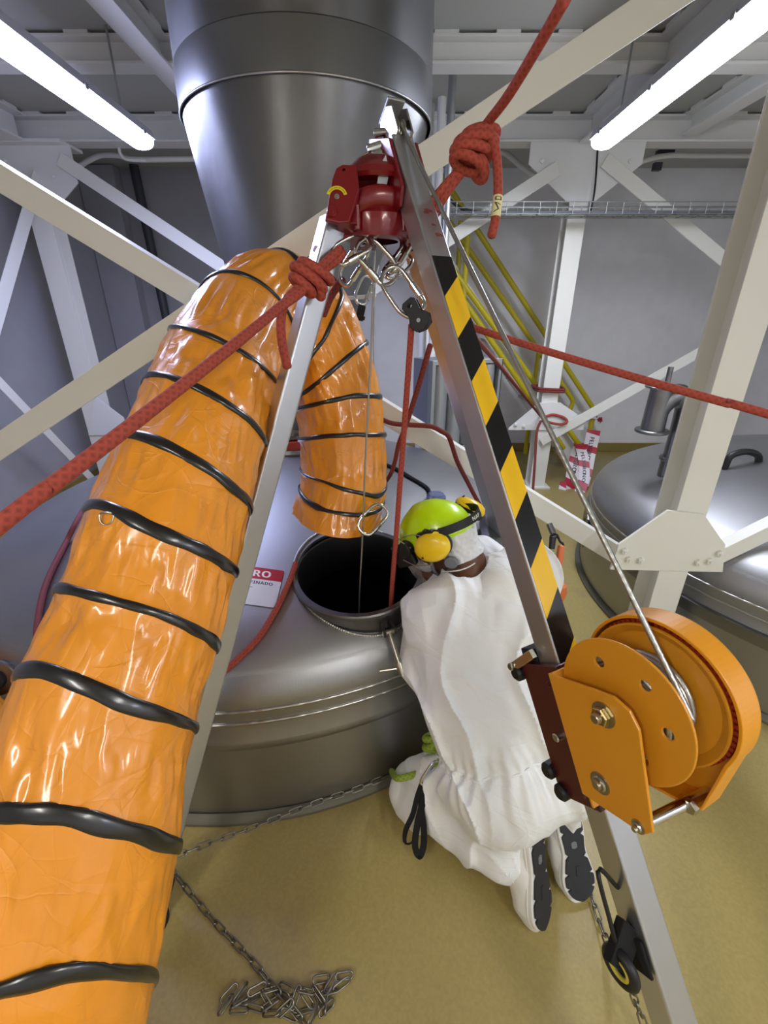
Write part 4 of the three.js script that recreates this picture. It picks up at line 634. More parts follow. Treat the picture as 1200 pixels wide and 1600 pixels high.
// ---------- winch on the front leg ----------
const wire = (pts, r, n = 6, pitch = 0.05, seg) => sweep(pts, r, { ns: 36, seg: seg || Math.ceil(new THREE.CatmullRomCurve3(pts.map(A)).getLength() / 0.0022), rfun: (th, s) => 0.80 + 0.22 * Math.abs(Math.cos((th - s / pitch * 2 * Math.PI) * n / 2)) });
{
  const w0 = -0.062, base = LG(1.3, 0.03, 0);
  const wn = thing('cable_winch', 'orange hand winch with a steel cable drum mounted on the front tripod leg', 'winch', LG(1.35, 0.1, 0));
  const mat = (w) => basis(LG(0, 0, w), E1, E2, E3);   // local x along the leg, y outward
  const pl = (pts, t, w, m, name, par, o) => part(name, plate(pts, t, mat(w), { bevel: 0.0018, ...o }), m, par);
  // side plate
  const S = [[1.191, 0.035], [1.206, 0.127], [1.214, 0.167], [1.232, 0.189], [1.259, 0.195], [1.415, 0.158], [1.426, 0.139], [1.402, 0.027]];
  const sp = pl(S, 0.006, w0, M.winch, 'side_plate', wn);
  const AX = [1.246, 0.137], LB = [1.367, 0.081], CB = [1.415, 0.134];
  const nut = (uv, r, w, par, plain) => { const at = (ww) => LG(uv[0], uv[1], ww); part('washer', cyl(at(w), at(w - 0.002), r * 1.35, r * 1.35, 32), M.zinc, par); if (plain) { part('bolt_head', [cyl(at(w - 0.002), at(w - 0.006), r * 0.95, r * 0.9, 28, 0.001), cyl(at(w - 0.006), at(w - 0.012), r * 0.6, r * 0.55, 24, 0.001)], M.zinc, par); } else { part('bolt_head', [hexNut(at(w - 0.002), at(w - 0.013), r)], M.brass, par); part('bolt_shank', cyl(at(w - 0.013), at(w - 0.022), r * 0.55, r * 0.5, 20, 0.001), M.zinc, par); } };
  nut(AX, 0.0155, w0 - 0.003, sp); nut(LB, 0.0135, w0 - 0.003, sp, true); nut(CB, 0.008, w0 - 0.003, sp, true);
  // U-shaped frame back lying against the leg
  part('frame_base', box(S[0][0], 1.425, 0.034, 0.040, -0.06, 0.085, 0.002).applyMatrix4(mat(0)), M.winch, wn);
  // drum
  const C = [1.246, 0.147], R1 = 0.114, at = (r, a, w) => LG(C[0] + r * Math.cos(a), C[1] + r * Math.sin(a), w);
  const ringHoles = [0.15, 1.25, 2.2, 3.3, 4.4, 5.4].map((a) => [C[0] + 0.075 * Math.cos(a), C[1] + 0.075 * Math.sin(a), 0.0085]);
  const disc = (r, hs) => { const s = new THREE.Shape(); s.absarc(C[0], C[1], r, 0, Math.PI * 2); for (const h of hs) { const p = new THREE.Path(); p.absarc(h[0], h[1], h[2], 0, Math.PI * 2, true); s.holes.push(p); } return s; };
  const fl = part('drum_flange', plate(null, 0.005, mat(-0.036), { shape: disc(R1, ringHoles), bevel: 0.0018 }), M.winch, wn, 'near drum flange with round holes');
  part('drum_core', cyl(LG(C[0], C[1], -0.034), LG(C[0], C[1], 0.040), 0.056, 0.056, 64), M.winch, wn);
  part('axle', cyl(LG(C[0], C[1], -0.055), LG(C[0], C[1], 0.10), 0.012, 0.012, 24), M.zinc, wn);
  const far = part('drum_flange', [lathe([[0.05, 0.0], [0.101, 0], [0.114, -0.009], [0.117, -0.009], [0.117, -0.004], [0.104, 0.006], [0.05, 0.006]], 96).applyMatrix4(basis(LG(C[0], C[1], 0.047), E1, E3, E2.clone().negate()))], M.winch, wn, 'far dished drum flange');
  // gear rim: teeth between the flange and the housing
  const tooth = boxUV(prep(new THREE.BoxGeometry(0.008, 0.006, 0.013))), teeth = [];
  for (let i = 0; i < 72; i++) { const a = i / 72 * Math.PI * 2; const d = E1.clone().multiplyScalar(Math.cos(a)).addScaledVector(E2, Math.sin(a)), t = E1.clone().multiplyScalar(-Math.sin(a)).addScaledVector(E2, Math.cos(a)); teeth.push(tooth.clone().applyMatrix4(basis(at(0.1165, a, 0.058), d, t, E3))); }
  const gr = part('gear_ring', [cyl(LG(C[0], C[1], 0.051), LG(C[0], C[1], 0.066), 0.1135, 0.1135, 72), ...teeth], M.winchIn, wn); gr.userData.kind = 'stuff';
  // housing: rim band plus back plate and tail
  const tail = [1.417, 0.155], HO = 0.130;
  const hs = new THREE.Shape(); { const a0 = -1.25, a1 = 0.62 + Math.PI * 2 - 0.0; const pts = []; for (let i = 0; i <= 60; i++) { const a = lerp(0.70, Math.PI * 2 - 1.45, i / 60); pts.push([C[0] + HO * Math.cos(a), C[1] + HO * Math.sin(a)]); } pts.push([S[0][0] + 0.22, 0.045], [tail[0] + 0.010, tail[1] - 0.035], [tail[0] + 0.012, tail[1] + 0.008]);
    const hp = pts; part('housing_back', plate(hp, 0.004, mat(0.087), { bevel: 0.001 }), M.winch, wn);
    const band = []; for (let i = 0; i < hp.length; i++) { const q = hp[(i + 1) % hp.length], p = hp[i]; band.push(p); }
    const inner = hp.map((p) => { const d = [C[0] - p[0], C[1] - p[1]], l = Math.hypot(...d); return [p[0] + d[0] / l * 0.006, p[1] + d[1] / l * 0.006]; });
    const sh = shapeOf(hp); sh.holes.push(new THREE.Path(inner.slice().reverse().map((q) => new THREE.Vector2(...q))));
    part('housing_rim', plate(null, 0.046, mat(0.064), { shape: sh, bevel: 0.0015 }), phy({ color: 0xe89a18, roughness: 0.4, clearcoat: 0.35, clearcoatRoughness: 0.25 }), wn);
    part('housing_lining', plate(null, 0.004, mat(0.083), { shape: disc(0.123, []), bevel: 0.0005 }), M.winchIn, wn); }
  part('tie_bar', cyl(LG(CB[0], CB[1], w0), LG(tail[0] + 0.005, tail[1] - 0.004, 0.085), 0.009, 0.009, 24), M.chrome, wn);
  part('tie_bolt', [hexNut(LG(tail[0] + 0.005, tail[1] - 0.004, 0.038), LG(tail[0] + 0.005, tail[1] - 0.004, 0.028), 0.013)], M.zinc, wn);
  // wound cable: one long coil over the core, several layers
  const cw = [], turns = 14; for (let i = 0; i <= turns * 28; i++) { const k = i / 28, lay = Math.floor(k / 6.5), f = (k % 6.5) / 6.5; const w = lay % 2 ? lerp(0.034, -0.028, f) : lerp(-0.028, 0.034, f); cw.push(at(0.060 + lay * 0.0082 + 0.001 * Math.sin(k * 5), -k * 2 * Math.PI, w)); }
  part('wound_cable', wire(cw, 0.0052, 6, 0.035, turns * 150), M.cable, wn);
  // dark red clamp around the leg
  const cl = part('leg_clamp', [box(1.185, 1.44, -0.062, 0.036, -0.046, -0.031, 0.003).applyMatrix4(mat(0)), box(1.185, 1.44, -0.062, 0.036, 0.031, 0.046, 0.003).applyMatrix4(mat(0)), box(1.185, 1.44, 0.029, 0.036, -0.046, 0.046, 0.003).applyMatrix4(mat(0))], M.maroon, wn, 'dark red clamp');
  for (const [u, v] of [[1.205, -0.075], [1.395, -0.070], [1.43, -0.05]]) part('clamp_knob', cyl(LG(u, v, -0.058), LG(u, v, 0.0), 0.016, 0.017, 24, 0.005), M.black, cl);
  part('clamp_pin', [cyl(LG(1.315, -0.005, -0.062), LG(1.315, -0.005, -0.042), 0.008, 0.008, 16, 0.002)], M.chrome, cl);
  part('clamp_lever', [bar(LG(1.19, -0.075, -0.05), LG(1.165, -0.02, -0.04), 0.018, 0.012, E3), cyl(LG(1.19, -0.08, -0.062), LG(1.19, -0.08, -0.03), 0.008, 0.008, 16, 0.002)], M.zinc, cl);
  part('clamp_pad', box(1.16, 1.19, -0.07, -0.028, -0.03, 0.03, 0.003).applyMatrix4(mat(0)), M.rubber, cl);
  for (const [u, v] of [[1.22, 0.005], [1.42, 0.005]]) part('rivet', cyl(LG(u, v, -0.046), LG(u, v, -0.050), 0.006, 0.004, 16), M.maroon, cl);
  // cable from the drum to the top pulley
  const off = at(0.073, -0.9, 0.02);
  const lead = solo('winch_cable', wire([LG(-0.022, 0.034, 0), LG(0.02, 0.038, 0.001), LG(0.3, 0.079, 0.002), LG(0.9, 0.1725, 0.004), at(0.0785, 1.72, 0.005), at(0.0775, 1.45, 0.006), at(0.0765, 1.0, 0.008)], 0.0048, 6, 0.032), M.cable, 'twisted steel cable running from the top pulley down to the winch drum', 'cable');
}
solo('lifeline_cable', wire([[-0.015, 1.848, -1.268], [-0.024, 1.709, -1.25], [-0.036, 1.497, -1.266], [-0.053, 1.247, -1.265], [-0.07, 0.933, -1.258], [-0.088, 0.64, -1.282], [-0.1, 0.1, -1.36]], 0.0028, 6, 0.02), M.cable, 'thin steel cable hanging from the tripod head into the dark manhole', 'cable');


// ---------- ropes, connectors, chains ----------
const beyond = (a, b, k) => A(b).addScaledVector(A(b).sub(A(a)), k);
const onLine = (a, b, n, sag = 0) => { const o = []; for (let i = 0; i <= n; i++) { const t = i / n, p = A(a).lerp(A(b), t); p.y -= sag * 4 * t * (1 - t); o.push(p); } return o; };
const rope = (pts, r, o) => sweep(pts, r, { ns: 14, ...o });
function wraps(c, along, across, depth, r, list) {      // coils of a knot: ellipses (offset along, offset across, long radius, short radius, tilt)
  const a = A(along).normalize(); let d = A(depth); d.addScaledVector(a, -d.dot(a)).normalize(); const s = a.clone().cross(d); if (s.dot(A(across)) < 0) s.negate();
  return list.map(([oa, oc, od, R1, R2, tilt]) => { const pts = []; const ta = a.clone().applyAxisAngle(d, tilt), ts = s.clone().applyAxisAngle(d, tilt); for (let i = 0; i < 20; i++) { const t = i / 20 * 2 * Math.PI; pts.push(A(c).addScaledVector(a, oa).addScaledVector(s, oc).addScaledVector(d, od).addScaledVector(ts, R1 * Math.cos(t)).addScaledVector(d, R2 * Math.sin(t)).addScaledVector(ta, 0.35 * r * Math.sin(t + 1))); } return sweep(pts, r, { closed: true, ns: 14, seg: 60 }); });
}
{
  // guy line running up over the viewer to the right
  const r = 0.0095, k = A([0.194, 1.928, -1.178]);
  const o = thing('guy_rope', 'thick red rope knotted beside the tripod head and running up to the top edge', 'rope', [k.x, k.y - 0.2, k.z]);
  part('rope_line', rope([beyond([0.24, 1.989, -1.079], [0.291, 2.071, -0.929], 2.6), [0.291, 2.071, -0.929], [0.275, 2.041, -0.938], [0.24, 1.989, -1.079], [0.216, 1.969, -1.163], [0.204, 1.955, -1.173], [0.199, 1.943, -1.189], [0.178, 1.906, -1.19], [0.142, 1.872, -1.191], [0.11, 1.839, -1.198], [0.106, 1.828, -1.215], [0.12, 1.827, -1.204], [0.151, 1.867, -1.194], [0.185, 1.906, -1.19], [0.197, 1.926, -1.193], [0.202, 1.941, -1.183], [0.216, 1.945, -1.169], [0.229, 1.929, -1.156], [0.237, 1.899, -1.148], [0.242, 1.842, -1.134], [0.238, 1.791, -1.117], [0.231, 1.759, -1.109]], r, { seg: 260 }), M.rope, o);
  const al = A([0.225, 1.975, -1.198]).sub(A([0.143, 1.866, -1.15])), ac = A([0.218, 1.912, -1.17]).sub(k), dp = V(0, 1.6, 0).sub(k);
  part('knot_wraps', wraps(k, al, ac, dp, r * 1.04, [[0.026, -0.006, 0.004, 0.036, 0.022, 0.72], [0.006, -0.004, 0.006, 0.042, 0.025, 0.66], [-0.014, 0.0, 0.004, 0.040, 0.024, 0.5], [-0.034, 0.004, 0, 0.032, 0.020, 0.25], [-0.020, 0.030, -0.004, 0.022, 0.018, -0.6]]), M.rope, o);
  const c = document.createElement('canvas'); c.width = 64; c.height = 128; const g = c.getContext('2d'); g.fillStyle = '#e8dfa8'; g.fillRect(0, 0, 64, 128); g.strokeStyle = '#2c2a20'; g.lineWidth = 3; for (let i = 0; i < 2; i++) { g.strokeRect(10 + i * 32, 14, 12, 18); g.beginPath(); g.moveTo(10 + i * 32, 60); g.lineTo(22 + i * 32, 48); g.lineTo(14 + i * 32, 84); g.lineTo(24 + i * 32, 100); g.stroke(); }
  const t = new THREE.CanvasTexture(c); t.colorSpace = THREE.SRGBColorSpace;
  const lg = sweep([[0.242, 1.833, -1.132], [0.24, 1.812, -1.124], [0.238, 1.793, -1.118]], r * 1.07, { ns: 24, cap: false }); { const uv = lg.attributes.uv; for (let i = 0; i < uv.count; i++) uv.setXY(i, uv.getX(i) / (2 * Math.PI * r * 1.07), 1 - uv.getY(i) / 0.045); }
  part('paper_label', lg, std({ map: t, roughness: 0.5 }), o, 'pale printed label');
}
{
  const r = 0.0100, k = A([-0.165, 1.68, -1.112]);
  const o = thing('guy_rope', 'thick red rope sloping from the left tripod leg across the orange duct', 'rope', [-0.3, 1.3, -0.6]);
  part('rope_line', rope([beyond([-0.215, 1.621, -1.026], [-0.429, 1.388, -0.448], 0.9), ...onLine([-0.429, 1.388, -0.448], [-0.215, 1.621, -1.026], 10, 0.004), [-0.184, 1.647, -1.075], [-0.168, 1.669, -1.107], [-0.145, 1.699, -1.137], [-0.112, 1.733, -1.174], [-0.1, 1.743, -1.194], [-0.102, 1.727, -1.187], [-0.125, 1.708, -1.162], [-0.152, 1.683, -1.13], [-0.176, 1.666, -1.1], [-0.209, 1.637, -1.071], [-0.222, 1.604, -1.051], [-0.223, 1.555, -1.035], [-0.212, 1.5, -1.016]], r, { seg: 260 }), M.rope, o);
  const al = A([-0.135, 1.708, -1.124]).sub(A([-0.196, 1.658, -1.102])), ac = A([-0.149, 1.658, -1.102]).sub(k), dp = V(0, 1.6, 0).sub(k);
  part('knot_wraps', wraps(k, al, ac, dp, r * 1.04, [[0.018, 0.0, 0.004, 0.036, 0.022, 0.3], [-0.004, 0.0, 0.006, 0.038, 0.024, 0.2], [-0.024, 0.002, 0.002, 0.026, 0.020, 0.1], [0.004, 0.022, -0.004, 0.024, 0.018, -0.5]]), M.rope, o);
}
solo('guy_rope', rope([[0.168, 1.601, -1.268], [0.201, 1.583, -1.217], ...onLine([0.254, 1.565, -1.187], [0.764, 1.422, -0.862], 8, 0.004), beyond([0.254, 1.565, -1.187], [0.764, 1.422, -0.862], 1.5)], 0.0085), M.rope, 'taut red rope stretching from the striped leg across to the right edge', 'rope');
solo('lifeline_rope', rope([[0.067, 1.581, -1.177], [0.065, 1.534, -1.173], [0.053, 1.285, -1.195], [0.037, 0.979, -1.213], [0.024, 0.679, -1.266], [0.022, 0.2, -1.37]], 0.0078), M.rope, 'red rope dropping from the black pulley into the manhole beside the helmet', 'rope');
solo('lifeline_rope', rope([[0.121, 1.531, -1.237], [0.099, 1.426, -1.289], [0.069, 1.285, -1.391], [0.05, 1.205, -1.465], [0.037, 1.113, -1.534], [0.015, 1.038, -1.588], [-0.044, 0.863, -1.89], [-0.162, 0.847, -1.708]], 0.0078), M.ropeDark, 'slack dark red rope crossing behind the lifeline onto the dome', 'rope');
solo('lifeline_rope', rope([[-0.027, 1.215, -1.852], [0.03, 1.215, -1.743], [0.098, 1.22, -1.69], [0.177, 1.215, -1.688], [0.224, 1.192, -1.7], [0.259, 1.16, -1.729], [0.305, 1.049, -1.779], [0.366, 0.937, -1.839], [0.45, 0.794, -1.885], [0.523, 0.708, -1.931]], 0.0095), M.ropeDark, 'dark red rope draped sideways over the cream brace behind the duct', 'rope');
solo('tie_rope', [rope([[0.188, 1.629, -1.434], [0.293, 1.55, -1.617], [0.714, 1.297, -2.708], [1.529, 0.706, -4.305]], 0.011)], M.ropeDark, 'thin dark red rope slanting from the striped leg back to the centre column', 'rope');
{
  const o = thing('tie_rope', 'dark red rope wound round the centre column with a small loop', 'rope', [1.56, 0.6, -4.3]);
  const ring = (y) => [[1.44, y, -4.215], [1.67, y - 0.01, -4.215], [1.68, y, -4.43], [1.44, y, -4.43]];
  part('coil', [rope(ring(0.99), 0.012, { closed: true, tension: 0.2 }), rope(ring(0.97), 0.012, { closed: true, tension: 0.2 })], M.ropeDark, o);
  part('loop', rope([[1.512, 0.706, -4.218], [1.59, 0.749, -4.215], [1.699, 0.727, -4.205], [1.736, 0.688, -4.188], [1.675, 0.666, -4.178], [1.566, 0.683, -4.186]], 0.012, { closed: true }), M.rope, o);
  part('hanging_end', rope([[1.494, 0.689, -4.211], [1.454, 0.597, -4.159], [1.432, 0.349, -4.039], [1.408, 0.044, -3.904]], 0.012), M.ropeDark, o);
}
solo('tie_rope', rope([[-2.561, 0.46, -4.088], [-2.555, 0.386, -4], [-2.237, 0.409, -3.409], [-2.081, 0.457, -2.993], [-1.342, 0.806, -1.8], [-1.277, 0.77, -1.577], [-1.231, 0.72, -1.385], [-1.185, 0.682, -1.262], [-1.136, 0.633, -1.156], [-1.096, 0.575, -1.088]], 0.0105), M.cord, 'dark red cord curving over the tank dome left of the orange duct', 'rope');
solo('tie_rope', rope([[-0.321, 0.78, -1.398], [-0.331, 0.754, -1.32], [-0.346, 0.729, -1.252], [-0.362, 0.708, -1.198], [-0.394, 0.674, -1.121], [-0.448, 0.639, -1.061], [-0.511, 0.6, -1.016], [-0.541, 0.574, -0.997]], 0.0098), M.rope, 'red rope lying on the dome between the manhole and the tripod leg', 'rope');
solo('tie_rope', rope([[-0.108, 1.688, -1.317], [-0.119, 1.681, -1.325], [-0.146, 1.646, -1.332], [-0.167, 1.605, -1.335]], 0.010), M.ropeDark, 'short red rope behind the left leg hooked to a screw carabiner', 'rope');
// carabiners: D-shaped body, gate with sleeve
const carPts = (L, W) => [[-W * 0.32, -L * 0.47], [0, -L * 0.5], [W * 0.3, -L * 0.44], [W * 0.46, -L * 0.30], [W * 0.5, 0], [W * 0.48, L * 0.28], [W * 0.3, L * 0.45], [0, L * 0.5], [-W * 0.32, L * 0.46], [-W * 0.5, L * 0.34], [-W * 0.5, 0], [-W * 0.48, -L * 0.34]];
function carabiner(label, a, b, n, W, r, sleeve = 0.45, group) {
  const L = A(a).distanceTo(A(b)), f = dirBasis(a, b, n), c = A(a).lerp(A(b), 0.5), m = basis(c, f.x, f.y, f.z);
  const o = thing('carabiner', label, 'carabiner', [c.x, c.y, c.z], group);
  part('body', sweep(carPts(L, W).map((q) => V(q[0], q[1], 0)), r, { closed: true, seg: 90, ns: 12 }).applyMatrix4(m), M.chrome, o);
  const g = (y0, y1, rr) => cyl(V(-W * 0.5, y0, 0), V(-W * 0.5, y1, 0), rr, rr, 20, rr * 0.12).applyMatrix4(m);
  part('screw_sleeve', g(-L * 0.04, L * sleeve * 0.55, r * 1.65), M.chrome, o);
  part('gate', g(-L * 0.26, -L * 0.03, r * 1.15), M.zinc, o);
  return o;
}
carabiner('steel carabiner under the tripod head holding the left red rope', [-0.039, 1.768, -1.222], [-0.12, 1.724, -1.186], [0.2, 0.6, 0.8], 0.052, 0.0052);
carabiner('steel screw carabiner hanging below the tripod head towards the left leg', [-0.041, 1.764, -1.231], [-0.108, 1.679, -1.27], [-0.6, 0.2, 0.8], 0.050, 0.0048);
carabiner('large steel carabiner hanging under the middle of the tripod head', [-0.056, 1.762, -1.219], [0.025, 1.682, -1.227], [-0.5, -0.1, -0.8], 0.066, 0.0055);
carabiner('steel carabiner hanging beside the front leg from the right lug', [0.067, 1.776, -1.28], [0.011, 1.697, -1.245], [-0.8, -0.3, 0.5], 0.045, 0.005);
carabiner('small steel carabiner linking the others beside the front leg', [0.009, 1.688, -1.236], [0.062, 1.742, -1.297], [0.3, 0.9, 0.5], 0.045, 0.0048);
carabiner('long steel carabiner carrying the black rope pulley', [0.006, 1.704, -1.226], [0.082, 1.604, -1.188], [0.35, 0.0, 0.9], 0.066, 0.0055);
carabiner('steel carabiner clipped to the lowest black band of the duct', [0, 1.046, -1.297], [-0.072, 0.988, -1.239], [0.1, 0.3, 0.95], 0.058, 0.0052);
{
  const c = A([0.082, 1.6, -1.175]), n = V(-0.35, 0.1, 0.93).normalize(), y = A([0.062, 1.624, -1.185]).sub(A([0.087, 1.588, -1.17])).normalize(); y.addScaledVector(n, -y.dot(n)).normalize(); const x = y.clone().cross(n);
  const o = thing('rope_pulley', 'small black rope pulley hanging beside the front tripod leg', 'pulley', [c.x, c.y - 0.03, c.z]);
  for (const s of [-1, 1]) { const q = part('side_cheek', plate([[-0.020, 0.036], [-0.012, 0.044], [0.012, 0.044], [0.020, 0.036], [0.017, 0.008], [0.028, -0.010], [0.020, -0.030], [0, -0.036], [-0.020, -0.030], [-0.028, -0.010], [-0.017, 0.008]], 0.004, basis(c.clone().addScaledVector(n, s * 0.011), x, y, n), { holes: [[0, 0.030, 0.0075]] }), M.black, o); if (s > 0) part('axle_bolt', cyl(c.clone().addScaledVector(n, 0.012).addScaledVector(y, -0.012), c.clone().addScaledVector(n, 0.018).addScaledVector(y, -0.012), 0.006, 0.005, 16), M.chrome, q); }
  part('sheave', lathe([[0.004, -0.009], [0.024, -0.009], [0.018, 0], [0.024, 0.009], [0.004, 0.009]], 40).applyMatrix4(basis(c.clone().addScaledVector(y, -0.012), x, n, y.clone().negate())), M.greyDark, o);
}
{ // white cord with two carabiners far behind the head
  solo('white_rod', rope([[-0.24, 1.667, -1.942], [-0.152, 1.667, -1.942], [-0.035, 1.674, -1.945]], 0.0075), std({ color: 0xd6d6d2, roughness: 0.6 }), 'short white rod crossing behind the left tripod leg', 'rod');
  carabiner('grey carabiner hanging on the thin cord behind the tripod', [-0.057, 1.741, -1.92], [-0.098, 1.647, -1.879], [0.4, 0.1, 0.9], 0.05, 0.0065);
  solo('thin_cord', rope([[-0.022, 1.781, -1.96], [-0.032, 1.725, -1.935], [-0.037, 1.657, -1.916], [-0.044, 1.35, -1.857], [-0.052, 1.115, -1.841]], 0.0028), M.cable, 'thin grey cord hanging behind the tripod beside the hopper', 'cord');
  solo('cord_clip', [bar([-0.084, 1.638, -1.875], [-0.096, 1.588, -1.853], 0.03, 0.014, [0, 0, 1]), bar([-0.108, 1.602, -1.859], [-0.074, 1.593, -1.855], 0.014, 0.014, [0, 0, 1])], M.black, 'small black clip under the grey carabiner', 'clip');
}
// chains: every link is a part
const linkGeo = (() => { const L = 0.023, W = 0.0075, pts = []; for (let i = 0; i < 10; i++) { const a = -Math.PI / 2 + i / 9 * Math.PI; pts.push(V(W * Math.cos(a) * 0 + W * Math.sin(a + Math.PI / 2) * 0, 0, 0)); } const P = []; for (let i = 0; i < 8; i++) { const a = i / 7 * Math.PI; P.push(V(W * Math.cos(a), L - W + W * Math.sin(a), 0)); } for (let i = 0; i < 8; i++) { const a = Math.PI + i / 7 * Math.PI; P.push(V(W * Math.cos(a), -L + W + W * Math.sin(a), 0)); } return prep(sweep(P, 0.0025, { closed: true, seg: 30, ns: 6, tension: 0.4 })); })();
function chain(label, pts, roll = 0.7, jit = 0) {
  const c = new THREE.CatmullRomCurve3(pts.map(A), false, 'centripetal'), L = c.getLength(), pitch = 0.0365, n = Math.floor(L / pitch); const m0 = c.getPointAt(0.5);
  const o = thing('steel_chain', label, 'chain', [m0.x, 0, m0.z]);
  for (let i = 0; i < n; i++) { const t = (i + 0.5) / n, p = c.getPointAt(t), y = c.getTangentAt(t); if (jit) { y.x += (rnd() - 0.5) * jit; y.z += (rnd() - 0.5) * jit; y.normalize(); } let z = V(0, 1, 0); z.addScaledVector(y, -z.dot(y)).normalize(); const x0 = y.clone().cross(z); const a = roll + (i % 2) * Math.PI / 2 + (jit ? (rnd() - 0.5) * 1.2 : 0); const zz = z.clone().multiplyScalar(Math.cos(a)).addScaledVector(x0, Math.sin(a)); sharedMesh('link', linkGeo, M.chain, o, basis(p, y.clone().cross(zz), y, zz)); }
  return o;
}
chain('steel chain running from the left tripod leg along the tank base', [[-0.657, 0.06, -0.827], [-0.612, 0.045, -0.857], [-0.427, 0.045, -0.929], [-0.224, 0.05, -1.008], [-0.092, 0.055, -1.051], [0.059, 0.06, -1.116]]);
chain('steel chain lying across the floor from the left leg to the heap', [[-0.66, 0.06, -0.806], [-0.611, 0.03, -0.774], [-0.498, 0.014, -0.696], [-0.342, 0.014, -0.594], [-0.289, 0.02, -0.553], [-0.238, 0.02, -0.518], [-0.191, 0.014, -0.483], [-0.151, 0.014, -0.445]]);
chain('steel chain hanging through the black ring on the front leg', [[0.633, 0.014, -0.87], [0.621, 0.014, -0.746], [0.612, 0.03, -0.649], [0.59, 0.1, -0.572], [0.564, 0.19, -0.509], [0.594, 0.12, -0.5], [0.622, 0.05, -0.48], [0.63, 0.014, -0.435]]);
{
  const P = [[346,1556],[375,1548],[352,1570],[395,1560],[372,1578],[418,1566],[400,1546],[432,1552],[415,1582],[448,1572],[440,1545],[462,1556],[452,1584],[485,1572],[470,1548],[500,1562],[492,1586],[515,1572],[505,1548]];
  const W = [[-0.415, 0.012, -0.537], [-0.366, 0.012, -0.546], [-0.399, 0.016, -0.519], [-0.334, 0.012, -0.532], [-0.363, 0.022, -0.508], [-0.295, 0.012, -0.525], [-0.327, 0.026, -0.543], [-0.276, 0.014, -0.543], [-0.295, 0.012, -0.507], [-0.242, 0.03, -0.512], [-0.268, 0.012, -0.552], [-0.224, 0.026, -0.532], [-0.239, 0.014, -0.504], [-0.182, 0.012, -0.518], [-0.213, 0.024, -0.542], [-0.163, 0.012, -0.532], [-0.174, 0.02, -0.5], [-0.142, 0.012, -0.518], [-0.172, 0.022, -0.543], [-0.164, 0.012, -0.568], [-0.155, 0.012, -0.546], [-0.132, 0.012, -0.546], [-0.092, 0.014, -0.572], [-0.111, 0.012, -0.573], [-0.143, 0.012, -0.555], [-0.143, 0.012, -0.53], [-0.152, 0.014, -0.509]];
  chain('tangled heap of steel chain on the floor at the bottom centre', W, 0.5, 0.8);
}


// ---------- background fittings ----------
{ // yellow stair rails and stair
  const r = 0.028, far = thing('stair_railing', 'yellow tubular stair railing along the back wall, farther of the two', 'railing', [1.6, 0, -5.3]), near = thing('stair_railing', 'yellow tubular stair railing in front of the stair, nearer of the two', 'railing', [1.2, 0, -4.75]);
  const tube = (pts) => sweep(pts, r, { ns: 14, tension: 0.12, seg: 90 });
  const e1 = [2.492, 0.591, -5.3], e2 = [2.203, 0.725, -5.3];
  part('top_rail', tube([[0, 3.54, -5.3], [0.632, 2.784, -5.3], e1, [e1[0], e1[1] - 0.12, e1[2]], [e1[0], 0.0, e1[2]]]), M.rail, far);
  part('middle_rail', tube([[0, 3.233, -5.3], [0.649, 2.495, -5.3], e2, [e2[0], e2[1] - 0.12, e2[2]], [e2[0], 0.0, e2[2]]]), M.rail, far);
  for (const p of [[0.779, 2.489, -5.3], [1.745, 1.303, -5.3]]) part('post', cyl([p[0], p[1], p[2]], [p[0], Math.max(0, p[1] - 1.25), p[2]], r * 0.9), M.rail, far);
  part('top_rail', tube([[0, 2.753, -4.75], [0.387, 2.313, -4.75], [0.798, 1.84, -4.75], [1.617, 0.914, -4.75], [2.145, 0.312, -4.75]]), M.rail, near);
  part('middle_rail', tube([[0, 2.528, -4.75], [0.394, 2.144, -4.75], [0.795, 1.713, -4.75], [1.487, 0.882, -4.75], [1.975, 0.276, -4.75]]), M.rail, near);
  for (const p of [[0.77, 2.372, -4.75], [1.809, 1.212, -4.75]]) part('post', cyl([p[0], p[1], p[2]], [p[0], Math.max(0.0, p[1] - 1.5), p[2]], r * 0.9), M.rail, near);
  const st = thing('steel_stair', 'white stair stringers and treads rising to the left behind the rails', 'stair', [1.5, 0, -5.0]);
  const b0 = V(2.2, 0.1, -4.84), b1 = V(0.75, 1.85, -4.84);
  for (const z of [-4.86, -5.2]) part('stringer', bar([2.25, 0.02, z], [0.35, 2.35, z], 0.16, 0.01, [0, 0, 1]), M.white, st);
  for (let i = 0; i < 11; i++) { const t = (i + 0.7) / 11.5; part('tread', box(lerp(2.25, 0.35, t) - 0.1, lerp(2.25, 0.35, t) + 0.1, lerp(0.02, 2.35, t) - 0.015, lerp(0.02, 2.35, t) + 0.01, -5.19, -4.87, 0.003), M.galv, st); }
}
